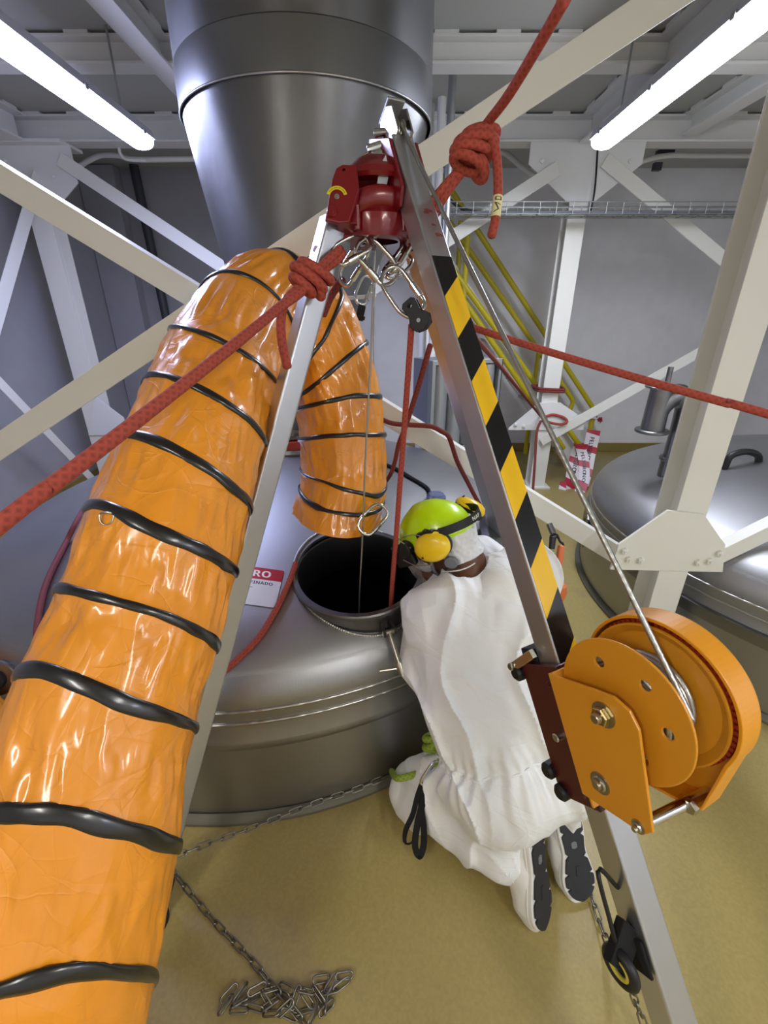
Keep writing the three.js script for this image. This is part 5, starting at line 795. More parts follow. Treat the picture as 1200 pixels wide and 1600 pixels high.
{ // wire cable tray
  const z0 = -4.12, y0 = 2.31, x0 = 0.42, x1 = 4.1, w = 0.16, h = 0.075, o = thing('cable_tray', 'wire mesh cable tray crossing below the right roof beams', 'cable tray', [2, y0, z0]);
  const wr = [], c = (a, b) => cyl(a, b, 0.0035, 0.0035, 6);
  for (const [dy, dz] of [[0, 0], [0, 0.055], [0, 0.11], [0, w], [h / 2, 0], [h / 2, w], [h, 0], [h, w]]) wr.push(c([x0, y0 + dy, z0 + dz], [x1, y0 + dy, z0 + dz]));
  for (let x = x0; x <= x1; x += 0.125) wr.push(c([x, y0, z0], [x, y0, z0 + w]), c([x, y0, z0], [x, y0 + h, z0]), c([x, y0, z0 + w], [x, y0 + h, z0 + w]));
  part('wire_mesh', wr, M.galv, o).userData.kind = 'stuff';
  part('cable', sweep([[x0 + 0.03, y0 + 0.13, z0 + 0.1], [x0 + 0.25, y0 + 0.03, z0 + 0.08], [1.2, y0 + 0.02, z0 + 0.07], [x1, y0 + 0.02, z0 + 0.07]], 0.012), M.black, o);
  part('cable', sweep([[x0 + 0.1, y0 + 0.015, z0 + 0.12], [1.6, y0 + 0.016, z0 + 0.12], [x1, y0 + 0.015, z0 + 0.12]], 0.010), M.grey, o);
  solo('hanging_cable', sweep([[1.617, 2.773, -4.179], [1.621, 2.521, -4.122], [1.615, 2.37, -4.11], [1.608, 2.335, -4.149]], 0.007), M.black, 'thin black cable dropping from the right strip lamp to the cable tray', 'cable');
}
{ // conduits beside the hopper
  const o = (n, px, py, z, r, m, label, y0 = 0.3) => { const p = px; solo(n, cyl([p[0], y0, p[2]], [p[0], 3.0, p[2]], r, r, 20), m, label, 'pipe'); };
  o('vertical_pipe', [0.426, 2.868, -3.6], 0, 3.6, 0.026, M.galv, 'galvanised pipe running up beside the hopper, brightest of the row');
  o('vertical_pipe', [0.406, 3.009, -4], 0, 4.0, 0.030, M.white, 'white pipe rising between the hopper and the galvanised pipe');
  o('vertical_pipe', [0.33, 3.044, -4.1], 0, 4.1, 0.035, M.white, 'white pipe rising right against the hopper edge');
  const p = [0.389, 3.115, -4.3]; solo('cable_duct', box(p[0] - 0.07, p[0] + 0.07, 0.6, 2.99, p[2] - 0.05, p[2], 0.004), M.white, 'flat white cable duct behind the pipes beside the hopper', 'cable duct');
  solo('conduit_pipe', sweep([[-2.601, 2.754, -4.608], [-2.473, 2.804, -4.597], [-2.363, 2.832, -4.587], [-2.195, 2.818, -4.538], [-2.025, 2.783, -4.5], [-1.457, 2.775, -4.453], [-1.145, 2.775, -4.453]], 0.020), M.white, 'white conduit running behind the end of the left strip lamp', 'pipe');
  solo('conduit_pipe', sweep([[-2.094, 2.835, -4.37], [-2.084, 2.779, -4.345], [-2.045, 2.744, -4.352], [-1.892, 2.735, -4.348]], 0.012), M.white, 'short white conduit bend at the end of the left strip lamp', 'pipe');
  solo('down_pipe', cyl([-2.528, 3.067, -5.5], [-2.444, 0.553, -5.5], 0.045, 0.045, 20), M.greyDark, 'dark grey down pipe on the back wall left of the hopper', 'pipe');
  solo('conduit_pipe', sweep([[0.958, 2.929, -4.849], [1.071, 2.914, -4.842], [1.195, 2.821, -4.801], [1.308, 2.749, -4.769], [1.409, 2.728, -4.76]], 0.022), M.white, 'pale bent conduit left of the centre column top', 'pipe');
  solo('conduit_pipe', sweep([[2.17, 2.8, -4.792], [2.311, 2.862, -4.819], [2.508, 2.898, -4.835], [2.818, 2.898, -4.835], [3.945, 2.898, -4.835]], 0.020), M.white, 'pale conduit curving right of the centre column top', 'pipe');
  const jb = A([2.454, 2.852, -4.869]); solo('junction_box', [box(jb.x - 0.035, jb.x + 0.035, jb.y - 0.05, jb.y + 0.01, jb.z - 0.05, jb.z, 0.005), box(jb.x - 0.03, jb.x + 0.12, jb.y + 0.07, jb.y + 0.10, jb.z - 0.05, jb.z, 0.004)], M.greyDark, 'small dark junction box under the beam right of the centre column', 'box');
  solo('corner_pilaster', box(-3.09, -2.72, 0.11, 2.99, -5.59, -5.45), M.wallGrey, 'shallow painted pilaster in the back left corner', 'pilaster');
}
{ // crumpled red and white barrier tape at the foot of the stair
  const c = document.createElement('canvas'); c.width = 512; c.height = 128; const g = c.getContext('2d'); g.fillStyle = '#e6dfe0'; g.fillRect(0, 0, 512, 128); g.fillStyle = '#b3263c'; for (let i = 0; i < 3; i++) { g.beginPath(); g.moveTo(i * 190, 0); g.lineTo(i * 190 + 60, 0); g.lineTo(i * 190 + 30, 128); g.lineTo(i * 190 - 30, 128); g.fill(); } g.fillStyle = '#1c1b20'; g.font = 'bold 54px sans-serif'; g.textBaseline = 'middle'; g.fillText('PELIGRO', 75, 64); g.fillText('NO', 290, 64);
  const t = new THREE.CanvasTexture(c); t.colorSpace = THREE.SRGBColorSpace; t.wrapS = t.wrapT = THREE.RepeatWrapping;
  const m = std({ map: t, roughness: 0.45, side: THREE.DoubleSide });
  const o = thing('barrier_tape', 'crumpled red and white barrier tape tied at the foot of the stair railing', 'tape', [1.9, 0.1, -4.4]);
  const strip = (pts, w, ups) => { const q = ribbon(pts, w, 0.002, ups); const uv = q.attributes.uv; for (let i = 0; i < uv.count; i++) uv.setXY(i, uv.getY(i) * 1.6, uv.getX(i) / w); part('tape_strip', q, m, o); };
  strip([[2.18, 0.522, -4.552], [2.117, 0.365, -4.428], [2.048, 0.171, -4.288], [1.968, -0.031, -4.144]], 0.13, [[1, 0.1, 0.3], [0.9, 0.2, 0.7], [1, 0, -0.3]]);
  strip([[2.047, 0.388, -4.493], [1.973, 0.245, -4.375], [1.899, 0.022, -4.222], [1.826, -0.196, -4.072]], 0.14, [[0.8, 0.2, 0.7], [1, 0, 0.1], [0.7, 0.2, -0.8]]);
  strip([[2.025, 0.382, -4.468], [2.029, 0.26, -4.327], [2.006, 0.098, -4.201], [1.908, -0.088, -4.064]], 0.10, [[1, 0.3, -0.3], [0.9, 0.2, 0.5], [1, 0, 0.3]]);
  strip([[1.821, 0.07, -4.243], [1.775, -0.108, -4.11], [1.729, -0.263, -3.987]], 0.07, [[0.7, 0, 0.8], [1, 0.2, 0]]);
  const o2 = thing('barrier_tape', 'small strip of printed tape knotted round the end of the yellow rail', 'tape', [2.482, 0.525, -5.25]);
  const q = ribbon([[2.379, 0.51, -5.25], [2.432, 0.527, -5.24], [2.543, 0.505, -5.24], [2.581, 0.432, -5.26]], 0.06, 0.002, [[0.2, 1, 0], [0, 1, 0.2]]); { const uv = q.attributes.uv; for (let i = 0; i < uv.count; i++) uv.setXY(i, uv.getY(i) * 2, uv.getX(i) / 0.06); } part('tape_strip', q, m, o2);
}


// ---------- kneeling worker ----------
{
  const man = thing('person', 'kneeling worker in white coverall, yellow helmet and ear muffs, bending over the manhole', 'person', [0.36, 0, -0.95]);
  const J = { hip: [0.365, 0.385, -0.915], butt: [0.385, 0.335, -0.895], belly: [0.335, 0.56, -0.985], chest: [0.29, 0.72, -1.10], neck: [0.300, 0.805, -1.145], shL: [0.165, 0.755, -1.135], shR: [0.43, 0.855, -1.19], elL: [0.150, 0.575, -1.125], wrL: [0.19, 0.73, -1.31], elR: [0.50, 0.66, -1.34], wrR: [0.36, 0.78, -1.50], hpL: [0.30, 0.33, -0.93], hpR: [0.46, 0.34, -0.91], knL: [0.108, 0.092, -1.02], knR: [0.44, 0.095, -1.20], anL: [0.352, 0.128, -0.815], anR: [0.545, 0.17, -0.915] };
  const sx = V(0.95, 0.24, -0.14).normalize(), off = (p, k) => [p[0] + sx.x * k, p[1] + sx.y * k, p[2] + sx.z * k];
  const bones = [
    [off(J.hip, -0.055), off(J.belly, -0.06), 0.135, 0.130], [off(J.hip, 0.055), off(J.belly, 0.06), 0.135, 0.130],
    [off(J.belly, -0.06), off(J.chest, -0.065), 0.130, 0.128], [off(J.belly, 0.06), off(J.chest, 0.065), 0.130, 0.128],
    [J.shL, J.shR, 0.078, 0.082], [J.chest, J.neck, 0.11, 0.055], [J.butt, J.hip, 0.140, 0.140], [off(J.butt, 0.05), off(J.butt, -0.06), 0.13, 0.12],
    [J.shL, J.elL, 0.080, 0.064], [J.elL, J.wrL, 0.060, 0.042], [J.shR, J.elR, 0.085, 0.068], [J.elR, J.wrR, 0.062, 0.045],
    [J.hpL, J.knL, 0.120, 0.074], [J.hpR, J.knR, 0.12, 0.084], [J.knL, J.anL, 0.074, 0.068], [J.knR, J.anR, 0.082, 0.058],
  ].map(([a, b, ra, rb]) => cone(a, b, ra, rb));
  const hood = [cone([0.305, 0.81, -1.10], [0.395, 0.755, -1.00], 0.062, 0.016), cone([0.37, 0.86, -1.13], [0.395, 0.755, -1.00], 0.070, 0.016), cone([0.30, 0.79, -1.12], [0.36, 0.865, -1.15], 0.05, 0.07)];
  const spine = V(-0.105, 0.46, -0.25).normalize();
  const torsoT = (x, y, z) => (x - J.hip[0]) * spine.x + (y - J.hip[1]) * spine.y + (z - J.hip[2]) * spine.z;
  const fold = (x, y, z) => {                          // loose fabric: long drag folds, bunching near joints
    const n1 = 1 - 2 * Math.abs(noise(x * 7 + 3, (y + z * 0.8) * 3.2, z * 6)), n2 = 1 - 2 * Math.abs(noise(x * 15 + y * 5, y * 9 + 7, z * 15 - x * 4)), n3 = noise(x * 3.2, y * 3.2, z * 3.2);
    const a = 1 - 2 * Math.abs(noise(x * 5 - z * 3 + 9, y * 2.2 + x * 2, z * 5)), w = 1 - 4 * Math.abs(noise(x * 11 + y * 7 + 2, y * 5 - x * 6, z * 10 + 4));
    const al = x * -0.19 + y * 0.86 + z * -0.47, ac = x * 0.95 + y * 0.24 - z * 0.14, dr = 1 - 3 * Math.abs(noise(ac * 9 + 0.7 * noise(al * 4, 3), al * 1.9, 4.4 + z * 1.5));
    return 0.021 * Math.max(-0.5, dr) * Math.abs(Math.max(-0.5, dr)) + 0.005 * n1 + 0.0018 * n2 + 0.008 * n3 + 0.008 * Math.max(0, a) * Math.max(0, a) + 0.002 * Math.max(-0.4, w);
  };
  const suitF = (x, y, z) => {
    let d = 1; for (const f of bones) d = smin(d, f(x, y, z), 0.055);
    const t = torsoT(x, y, z);
    const near = Math.hypot(x - J.hip[0], y - J.hip[1], z - J.hip[2]) < 0.28 ? 1 : 0;
    const waist = Math.exp(-((t - 0.035) ** 2) / 0.0009) * near;            // elastic waist with gathers
    const an = Math.atan2((x - J.hip[0]) * sx.x + (y - J.hip[1]) * sx.y + (z - J.hip[2]) * sx.z, (z - J.hip[2]));
    const gather = Math.exp(-((t - 0.0) ** 2) / 0.006) * near;
    if (Math.abs(d) > 0.07) return d;
    d += 0.017 * waist - 0.006 * gather * Math.sin(an * 26 + 6 * noise(x * 6, y * 6, z * 6));
    d -= fold(x, y, z) * 1.05;
    return d;
  };
  const hoodF = (x, y, z) => { let h = 1; for (const f of hood) h = smin(h, f(x, y, z), 0.03); if (h > 0.05) return h; const s = suitF(x, y, z); const q = 0.006 * (1 - 2 * Math.abs(noise(x * 14 + 2, y * 9 - x * 8, z * 12))); return smax(h, smax(s - 0.022 - q, -s - 0.012, 0.004), 0.008); };
  // trouser hems and sleeves are cut open where the shoes, gloves and neck come out
  const cut = (x, y, z) => Math.max(suitF(x, y, z), -(Math.hypot(x - 0.245, y - 0.915, z - 1.0 * -1.21) - 0.078));
  let sg = surfaceNet(cut, [-0.08, -0.04, -1.66], [0.72, 1.02, -0.66], 0.0068, 2);
  { const p = sg.attributes.position; for (let i = 0; i < p.count; i++) if (p.getY(i) < 0.004) p.setY(i, 0.004); }
  { const p = sg.attributes.position, uv = new Float32Array(p.count * 2); for (let i = 0; i < p.count; i++) { const x = p.getX(i), y = p.getY(i), z = p.getZ(i); uv[2 * i] = x * sx.x + y * sx.y + z * sx.z; uv[2 * i + 1] = x * spine.x + y * spine.y + z * spine.z - 0.4 * z; } sg.setAttribute('uv', new THREE.BufferAttribute(uv, 2)); }
  part('coverall', sg, M.suit, man);
  { const hg = surfaceNet((x, y, z) => Math.max(hoodF(x, y, z), -(Math.hypot(x - 0.245, y - 0.915, z + 1.21) - 0.084)), [0.14, 0.68, -1.30], [0.52, 0.98, -0.92], 0.005, 2); const p = hg.attributes.position, uv = new Float32Array(p.count * 2); for (let i = 0; i < p.count; i++) { uv[2 * i] = p.getX(i) * 1.2 + 0.3; uv[2 * i + 1] = p.getY(i) - p.getZ(i); } hg.setAttribute('uv', new THREE.BufferAttribute(uv, 2)); part('hood', hg, M.suit, man, 'folded hood'); }
  part('waist_elastic', sweep((() => { const pts = []; const c = V(...J.hip).addScaledVector(spine, 0.036); const f = spine.clone().cross(sx).normalize(); for (let i = 0; i <= 60; i++) { const a = i / 60 * Math.PI * 2; const dir = sx.clone().multiplyScalar(Math.cos(a)).addScaledVector(f, Math.sin(a)); let lo = 0.02, hi = 0.4; for (let q = 0; q < 24; q++) { const m = (lo + hi) / 2, p = c.clone().addScaledVector(dir, m); if (suitF(p.x, p.y, p.z) < 0) lo = m; else hi = m; } pts.push(c.clone().addScaledVector(dir, Math.min(lo, 0.24))); } return pts.slice(0, 60); })(), 0.0032, { closed: true, seg: 240, ns: 8 }), M.suit, man);
  part('hem_tie', [sweep([[0.35, 0.179, -0.75], [0.343, 0.161, -0.737], [0.354, 0.15, -0.727], [0.357, 0.168, -0.74], [0.347, 0.178, -0.748]], 0.0035, { closed: true }), sweep([[0.352, 0.154, -0.734], [0.373, 0.119, -0.724], [0.4, 0.077, -0.716]], 0.0016)], M.suit, man);
  // head: built level, then turned to look into the manhole
  const F = V(-0.765, -0.46, -0.45).normalize(); let Rr = V(0.51, 0.0, -0.86); Rr.addScaledVector(F, -Rr.dot(F)).normalize(); const U = Rr.clone().cross(F);
  const hc = A([0.191, 0.953, -1.283]); const HM = basis(hc, Rr, U, F.clone().negate());   // local: x right, y up, -z forward
  const sk = [
    (x, y, z) => (Math.hypot(x / 0.076, (y - 0.008) / 0.086, (z - 0.005) / 0.096) - 1) * 0.08,          // skull
    cone([0, -0.055, -0.045], [0, -0.095, -0.062], 0.058, 0.036), cone([-0.02, -0.03, -0.06], [0.02, -0.03, -0.06], 0.045, 0.045),
    cone([0, 0.005, -0.098], [0, -0.032, -0.112], 0.010, 0.016), cone([-0.011, -0.036, -0.104], [0.011, -0.036, -0.104], 0.010, 0.010),
    cone([0, -0.03, 0.03], [0, -0.17, 0.055], 0.058, 0.062),
    cone([-0.022, -0.066, -0.098], [0.022, -0.066, -0.098], 0.0085, 0.0085), cone([-0.018, -0.076, -0.096], [0.018, -0.076, -0.096], 0.0085, 0.0085),
    cone([-0.035, 0.022, -0.088], [-0.012, 0.018, -0.096], 0.010, 0.008), cone([0.035, 0.022, -0.088], [0.012, 0.018, -0.096], 0.010, 0.008),
  ];
  const eye = [cone([-0.031, 0.0, -0.086], [-0.030, 0.0, -0.086], 0.012, 0.012), cone([0.031, 0.0, -0.086], [0.030, 0.0, -0.086], 0.012, 0.012)];
  const ears = [cone([-0.078, 0.018, 0.008], [-0.080, -0.022, 0.0], 0.017, 0.011), cone([0.078, 0.018, 0.008], [0.080, -0.022, 0.0], 0.017, 0.011)];
  const headF = (x, y, z) => { let d = 1; for (const f of sk) d = smin(d, f(x, y, z), 0.018); for (const f of eye) d = smax(d, -(f(x, y, z) - 0.001), 0.008); for (const f of ears) d = smin(d, f(x, y, z), 0.008); return d; };
  const body = part('body', surfaceNet(headF, [-0.12, -0.25, -0.16], [0.12, 0.14, 0.15], 0.004, 2).applyMatrix4(HM), M.skin, man, 'dark skin of face, ears and neck');
  for (const s of [-1, 1]) part('eye', new THREE.SphereGeometry(0.0115, 20, 14).translate(s * 0.031, 0.0, -0.088).applyMatrix4(HM), std({ color: 0xd8d2c8, roughness: 0.25 }), body);
  // gloved hands hidden before the chest: palm, four fingers and thumb each
  const hand = (w, dir, palm, side) => {
    const d = A(dir).normalize(); let n = A(palm); n.addScaledVector(d, -n.dot(d)).normalize(); const s = d.clone().cross(n).multiplyScalar(side); const at = (a, b, c) => { const q = A(w).addScaledVector(d, a).addScaledVector(s, b).addScaledVector(n, c); return [q.x, q.y, q.z]; };
    const fs = [cone(at(0.0, 0, 0), at(0.03, 0, 0), 0.026, 0.028), cone(at(0.045, -0.022, 0), at(0.085, -0.024, 0.002), 0.017, 0.014), cone(at(0.045, 0.02, 0), at(0.088, 0.022, 0.002), 0.018, 0.015), cone(at(0.05, 0, -0.002), at(0.088, 0, 0), 0.018, 0.016)];
    const fl = [[-0.029, 0.058], [-0.010, 0.072], [0.009, 0.078], [0.028, 0.070]].map(([b, l]) => [cone(at(0.085, b * 0.9, 0), at(0.085 + l * 0.45, b, 0.014), 0.0098, 0.009), cone(at(0.085 + l * 0.45, b, 0.014), at(0.085 + l * 0.66, b, 0.036), 0.009, 0.0084), cone(at(0.085 + l * 0.66, b, 0.036), at(0.085 + l * 0.62, b, 0.056), 0.0084, 0.0072)]);
    const th = [cone(at(0.025, 0.026, 0.006), at(0.06, 0.052, 0.018), 0.014, 0.011), cone(at(0.06, 0.052, 0.018), at(0.092, 0.052, 0.034), 0.011, 0.009)];
    const f = (x, y, z) => { let q = 1; for (const g of fs) q = smin(q, g(x, y, z), 0.018); for (const g of th) q = smin(q, g(x, y, z), 0.010); for (const c of fl) { let e = 1; for (const g of c) e = smin(e, g(x, y, z), 0.006); q = smin(q, e, 0.004); } return q; };
    const c = at(0.07, 0, 0.02); return surfaceNet(f, [c[0] - 0.12, c[1] - 0.12, c[2] - 0.12], [c[0] + 0.12, c[1] + 0.12, c[2] + 0.12], 0.0035, 2);
  };
  part('hand', hand([0.188, 0.742, -1.325], [-0.2, 0.16, -0.9], [-0.6, -0.6, -0.4], 1), M.skin, man);
  part('hand', hand([0.345, 0.79, -1.515], [-0.85, 0.1, -0.35], [-0.1, -1, 0.1], -1), M.skin, man);
  // helmet
  const shellF = (x, y, z) => { const yy = y - 0.012; const base = (Math.hypot(x / 0.100, yy / 0.112, (z + 0.022) / 0.128) - 1) * 0.11; const brim = (Math.hypot(x / 0.106, (y - 0.016) / 0.020, (z + 0.030) / 0.144) - 1) * 0.02; let d = smin(base, brim, 0.012); d = smin(d, cone([0, 0.104, -0.05], [0, 0.100, 0.01], 0.010, 0.010)(x, y, z), 0.03); return Math.max(d, 0.010 - y + 0.06 * Math.max(0, z) * -1, -((Math.hypot(x / 0.094, y / 0.116, (z + 0.022) / 0.121) - 1) * 0.11)); };
  const helmet = part('helmet', surfaceNet(shellF, [-0.14, -0.03, -0.18], [0.14, 0.17, 0.16], 0.0038, 1).applyMatrix4(HM), M.neon, man, 'fluorescent yellow safety helmet');
  const loc = (x, y, z) => V(x, y, z).applyMatrix4(HM);
  for (const s of [-1, 1]) {                           // ear muffs swung out on short arms
    const c = s < 0 ? [s * 0.118, 0.006, 0.020] : [s * 0.150, 0.030, 0.052], pts = [];
    const cup = lathe([[0.030, -0.016], [0.044, -0.014], [0.048, -0.004], [0.047, 0.004], [0.042, 0.016], [0.030, 0.024], [0.012, 0.0275], [0, 0.028]], 48, 0).scale(0.98, 1, 1.22);
    const cm = HM.clone().multiply(new THREE.Matrix4().makeTranslation(...c)).multiply(new THREE.Matrix4().makeRotationZ(-s * Math.PI / 2)).multiply(new THREE.Matrix4().makeRotationY(0.12));
    // cup axis points outwards
    const cy = s < 0 ? V(-0.98, 0.1, 0.1).normalize() : V(0.5, 0.62, 0.6).normalize(), cz = V(0, 0, -1).addScaledVector(cy, cy.z).normalize(), cm2 = HM.clone().multiply(basis(V(...c), cy.clone().cross(cz), cy, cz));
    const mf = part('ear_muff', cup.applyMatrix4(cm2), M.yellow, helmet, 'yellow ear muff');
    part('cushion', lathe([[0.018, -0.030], [0.040, -0.031], [0.0475, -0.024], [0.0475, -0.012], [0.03, -0.010]], 48, 0).scale(0.98, 1, 1.22).applyMatrix4(cm2), M.black, helmet);
    part('muff_arm', [sweep([loc(s * 0.104, 0.05, 0.03), loc(s * 0.112, 0.062, 0.02), loc(s * 0.122, 0.058, 0.01), loc(c[0] * 0.95, c[1] + 0.045, c[2])], 0.0026), box(-0.010, 0.010, -0.012, 0.025, -0.03, 0.03, 0.005).applyMatrix4(HM.clone().multiply(new THREE.Matrix4().makeTranslation(s * 0.112, 0.032, 0.012)))], M.black, helmet);
  }
  // headband with lettering, running over the back of the shell
  { const cv = document.createElement('canvas'); cv.width = 512; cv.height = 64; const g = cv.getContext('2d'); g.fillStyle = '#101012'; g.fillRect(0, 0, 512, 64); g.fillStyle = '#d8d8c0'; g.font = 'bold 40px sans-serif'; g.textBaseline = 'middle'; g.fillText('NAP', 196, 34); const t = new THREE.CanvasTexture(cv); t.colorSpace = THREE.SRGBColorSpace;
    const pts = []; for (let i = 0; i <= 30; i++) { const a = lerp(-1.25, 1.25, i / 30); pts.push(loc(0.118 * Math.sin(a), 0.045 - 0.01 * Math.cos(a), 0.02 + 0.128 * Math.cos(a) * 0.93)); }
    const rb = ribbon(pts, 0.026, 0.003, U); const uv = rb.attributes.uv; let mx = 0; for (let i = 0; i < uv.count; i++) mx = Math.max(mx, uv.getY(i)); for (let i = 0; i < uv.count; i++) uv.setXY(i, uv.getY(i) / mx, uv.getX(i) / 0.026); part('muff_band', rb, std({ map: t, roughness: 0.6 }), helmet, 'black band with pale letters'); }
  // side fittings, visor frame and chin strap
  part('side_bracket', [box(-0.014, 0.010, -0.05, 0.024, -0.04, 0.03, 0.006).applyMatrix4(HM.clone().multiply(new THREE.Matrix4().makeTranslation(-0.112, 0.012, -0.085))), cyl(loc(-0.104, 0.018, -0.075), loc(-0.134, 0.018, -0.075), 0.027, 0.024, 24, 0.004)], M.black, helmet);
  part('visor_wire', sweep([loc(-0.124, 0.02, -0.05), loc(-0.13, 0.055, -0.07), loc(-0.128, 0.06, -0.02), loc(-0.126, 0.045, 0.01)], 0.0016), M.zinc, helmet);
  part('visor_wire', sweep([loc(-0.13, -0.01, -0.09), loc(-0.135, -0.035, -0.05), loc(-0.13, -0.045, 0.0)], 0.0016), M.zinc, helmet);
  const vis = []; { const n = 24, m = 10; const pos = [], idx = []; for (let j = 0; j <= m; j++) for (let i = 0; i <= n; i++) { const a = lerp(-1.25, 1.25, i / n), y = lerp(0.015, -0.105, j / m), r = 0.122 + 0.010 * Math.sin(j / m * 3) + 0.004 * noise(i * 0.4, j * 0.5); const p = loc(r * Math.sin(a) * 0.92, y + (j === m ? 0.012 * Math.cos(a * 2) : 0), -0.012 - r * Math.cos(a) * 1.08); pos.push(p.x, p.y, p.z); } for (let j = 0; j < m; j++) for (let i = 0; i < n; i++) { const a = j * (n + 1) + i, b = a + n + 1; idx.push(a, b, a + 1, a + 1, b, b + 1); } const g = new THREE.BufferGeometry(); g.setAttribute('position', new THREE.Float32BufferAttribute(pos, 3)); g.setIndex(idx); g.computeVertexNormals(); vis.push(g); }
  part('visor', vis, M.plastic, helmet, 'clear plastic face visor');
  part('dust_mask', surfaceNet((x, y, z) => Math.max((Math.hypot(x / 0.056, (y + 0.058) / 0.056, (z + 0.085) / 0.056) - 1) * 0.05 - 0.003 * noise(x * 60, y * 60, z * 60), -headF(x, y, z) - 0.001), [-0.08, -0.14, -0.16], [0.08, 0.03, 0.02], 0.004, 1).applyMatrix4(HM), std({ color: 0xc4c3c2, roughness: 0.7 }), man, 'pale dust mask');
  part('hair_net', surfaceNet((x, y, z) => { const q = headF(x, y, z) - 0.006 - 0.004 * noise(x * 70, y * 70, z * 70) - 0.004; return Math.max(q, -headF(x, y, z) - 0.0, y - 0.035, -0.085 - y + Math.max(0, -z) * 1.2, -z - 0.002 + 0.3 * Math.max(0, -0.02 - y)); }, [-0.12, -0.12, -0.08], [0.12, 0.06, 0.15], 0.004, 1).applyMatrix4(HM), M.film, man, 'translucent hair net under the helmet');
  part('chin_strap', sweep([loc(-0.088, 0.005, -0.01), loc(-0.089, -0.04, -0.022), loc(-0.07, -0.09, -0.04), loc(-0.03, -0.128, -0.05), loc(0, -0.136, -0.055)], 0.005, { ell: [1, 0.5] }), M.grey, man);
  part('strap_button', cyl(loc(-0.098, -0.065, 0.045), loc(-0.084, -0.062, 0.043), 0.021, 0.021, 24, 0.003), M.grey, man);
  part('neck_cord', sweep([[0.182, 0.863, -1.205], [0.204, 0.879, -1.179], [0.231, 0.89, -1.168], [0.258, 0.902, -1.167], [0.279, 0.907, -1.181]], 0.0022), std({ color: 0xe8e6dc, roughness: 0.6 }), man);
  // small prints on the visible ear muff
  { const P = (pts, m, n, lb) => { const o = loc(-0.1502, -0.012, 0.016); part(n, plate(pts, 0.0008, basis(o, F.clone().negate(), U, Rr.clone().negate()), { bevel: 0.0001 }), m, helmet, lb); };
    P([[-0.040, -0.004].map((q) => q * 0.6), [-0.018, -0.0024], [-0.018, 0.004], [-0.024, 0.004]], M.black, 'muff_print'); }
  // shoes
  function shoe(toe, heel, ang, ank) {
    const f = A(toe).sub(A(heel)), L = f.length(); f.normalize(); let n0 = V(0, 0.43, 0.9); n0.addScaledVector(f, -n0.dot(f)).normalize(); const n = n0.clone().applyAxisAngle(f, -ang); if (n.x * Math.sign(ang) < n0.x * Math.sign(ang)) n.copy(n0.clone().applyAxisAngle(f, ang)); const b = n.clone().cross(f);   // f heel->toe, n out of the sole, b sideways
    const m = basis(heel, b, f, n), W = 0.055;
    const out = (k) => { const p = []; const prof = [[0.0, 0.62], [0.06, 0.78], [0.2, 0.80], [0.42, 0.72], [0.6, 0.88], [0.74, 1.0], [0.86, 0.92], [0.95, 0.62], [1.0, 0.18]]; const c = new THREE.SplineCurve([[0, -0.012], ...prof.map((q) => [q[1] * W + k, q[0] * L]), [0, L + 0.004 + k], ...prof.slice().reverse().map((q) => [-q[1] * W * 0.92 - k, q[0] * L]), [0, -0.012]].map((q) => new THREE.Vector2(...q))); return c.getPoints(110).map((q) => [q.x, q.y]); };
    const loc2 = (x, y, z) => V(x, y, z).applyMatrix4(m); const inv = m.clone().invert(); const aL = A(ank).applyMatrix4(inv);
    const lo = [[-0.09, -0.06, -0.2], [0.09, L + 0.05, 0.005]];
    const cs = [cone([0, 0.045, -0.052], [0, L * 0.55, -0.050], 0.040, 0.044), cone([0, L * 0.5, -0.05], [0, L * 0.80, -0.036], 0.049, 0.042), cone([0, L * 0.8, -0.036], [0, L * 0.93, -0.028], 0.044, 0.032), cone([0, 0.05, -0.05], [aL.x, aL.y, aL.z], 0.040, 0.044)];
    const up = (x, y, z) => { let d = 1; for (const c of cs) d = smin(d, c(x * 0.95, y, z), 0.03); d -= 0.002 * noise(x * 40, y * 40, z * 40); return Math.max(d, z + 0.012); };
    const s = part('shoe', surfaceNet(up, lo[0], lo[1], 0.005, 1).applyMatrix4(m), M.shoe, man, 'white safety shoe');
    part('midsole', [plate(out(0.001), 0.020, m.clone().multiply(new THREE.Matrix4().makeTranslation(0, 0, -0.012)), { bevel: 0.004 }), plate(out(0.003), 0.005, m.clone().multiply(new THREE.Matrix4().makeTranslation(0, 0, -0.018)), { bevel: 0.002 })], M.shoe, s);
    // dark outsole with notched edge
    const o = out(-0.006), q = []; for (let i = 0; i < o.length; i++) { const [x, y] = o[i]; const k = i % 7 === 3 && y > 0.03 && y < L * 0.94 ? 0.72 : 1; q.push([x * k, y]); }
    const so = part('outsole', plate(q, 0.006, m.clone().multiply(new THREE.Matrix4().makeTranslation(0, 0, 0.001)), { bevel: 0.001 }), M.sole, s, 'dark grey tread');
    part('tread_plug', plate([[-0.009, L * 0.30], [0, L * 0.285], [0.009, L * 0.30], [0.009, L * 0.36], [0, L * 0.375], [-0.009, L * 0.36]], 0.002, m.clone().multiply(new THREE.Matrix4().makeTranslation(0, 0, 0.0045)), { bevel: 0.0005 }), M.grey, so);
    part('tread_plug', plate([[-0.006, L * 0.58], [0.006, L * 0.58], [0.008, L * 0.70], [-0.008, L * 0.70]], 0.003, m.clone().multiply(new THREE.Matrix4().makeTranslation(0, 0, 0.0045)), { bevel: 0.001 }), M.sole, so);
  }
  shoe([0.452, 0.018, -0.668], [0.436, 0.268, -0.80], 0.75, [0.372, 0.165, -0.845]);
  shoe([0.588, 0.018, -0.735], [0.560, 0.212, -0.855], 0.20, [0.545, 0.16, -0.915]);
}
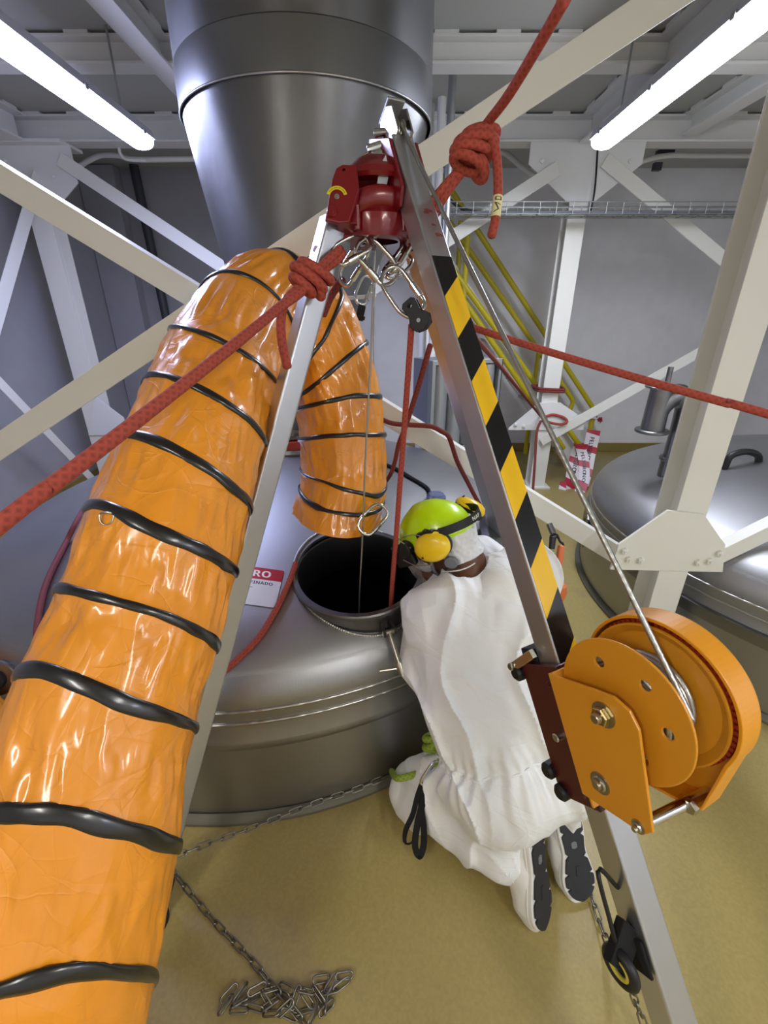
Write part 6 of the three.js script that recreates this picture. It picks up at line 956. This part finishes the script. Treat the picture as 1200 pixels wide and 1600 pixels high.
{ // kit at the worker's knee
  solo('utility_rope', [rope([[0.028, 0.098, -1.086], [0.042, 0.208, -0.982], [0.083, 0.233, -0.971], [0.125, 0.248, -0.977], [0.148, 0.283, -0.971]], 0.0105)], M.green, 'green cord hooked round the left knee of the worker', 'cord');
  const o = thing('green_rope', 'bundled green rope wedged between the tank and the coverall', 'rope', [0.165, 0.306, -1.025]);
  const c = A([0.16, 0.337, -1.017]); const dp = V(0, 1.6, 0).sub(c);
  part('rope_bundle', [...wraps(c, [0.2, 1, -0.4], [1, 0, 0], dp, 0.011, [[0.016, 0, 0, 0.030, 0.022, 0.4], [0.0, 0.006, 0.004, 0.032, 0.024, 0.7], [-0.018, 0.004, 0.002, 0.026, 0.02, 0.2], [-0.004, 0.018, 0, 0.024, 0.02, -0.7]]), rope([[0.171, 0.345, -0.988], [0.18, 0.345, -0.96], [0.192, 0.337, -0.984], [0.176, 0.331, -0.954], [0.166, 0.312, -0.946]], 0.010)], M.green, o);
  const s = thing('black_sling', 'black webbing sling hanging in loops beside the worker knee', 'sling', [0.114, 0.04, -0.875]);
  const st = (pts, w, ups) => part('strap', ribbon(pts, w, 0.003, ups), M.webbing, s);
  st([[0.12, 0.268, -0.926], [0.104, 0.226, -0.908], [0.09, 0.182, -0.883], [0.066, 0.131, -0.86], [0.068, 0.087, -0.852], [0.086, 0.102, -0.847], [0.1, 0.138, -0.863], [0.112, 0.186, -0.884]], 0.016, [[1, 0.2, 0], [1, 0, 0.3], [0.6, 0, 0.8], [0.5, 0, -0.8], [1, 0, 0]]);
  st([[0.136, 0.261, -0.923], [0.12, 0.213, -0.896], [0.103, 0.154, -0.865], [0.098, 0.08, -0.843], [0.11, 0.056, -0.833], [0.122, 0.08, -0.843], [0.123, 0.154, -0.865], [0.116, 0.2, -0.891], [0.128, 0.254, -0.92]], 0.020, [[1, 0.1, 0], [1, 0, 0], [1, 0, 0.2], [0.9, 0, 0.4], [1, 0, 0]]);
  carabiner('steel carabiner holding the black sling at the worker knee', [0.166, 0.332, -0.949], [0.12, 0.261, -0.923], [0.5, 0.3, 0.8], 0.034, 0.0042);
  carabiner('steel carabiner holding the green rope at the worker knee', [0.179, 0.325, -0.941], [0.152, 0.255, -0.915], [-0.5, 0.3, 0.8], 0.036, 0.0042);
  const d = A([0.166, 0.287, -0.934]); solo('rope_grab', [plate([[-0.02, -0.03], [0.02, -0.034], [0.026, 0.01], [0.008, 0.036], [-0.018, 0.024]], 0.012, basis(d, [0.9, 0.2, -0.2], [-0.2, 0.9, -0.4], [0.1, 0.4, 0.9]), { bevel: 0.003, holes: [[0, 0.005, 0.007]] })], M.galv, 'small metal rope grab beside the carabiners at the worker knee', 'rope grab');
}

renderer.render(scene, camera);
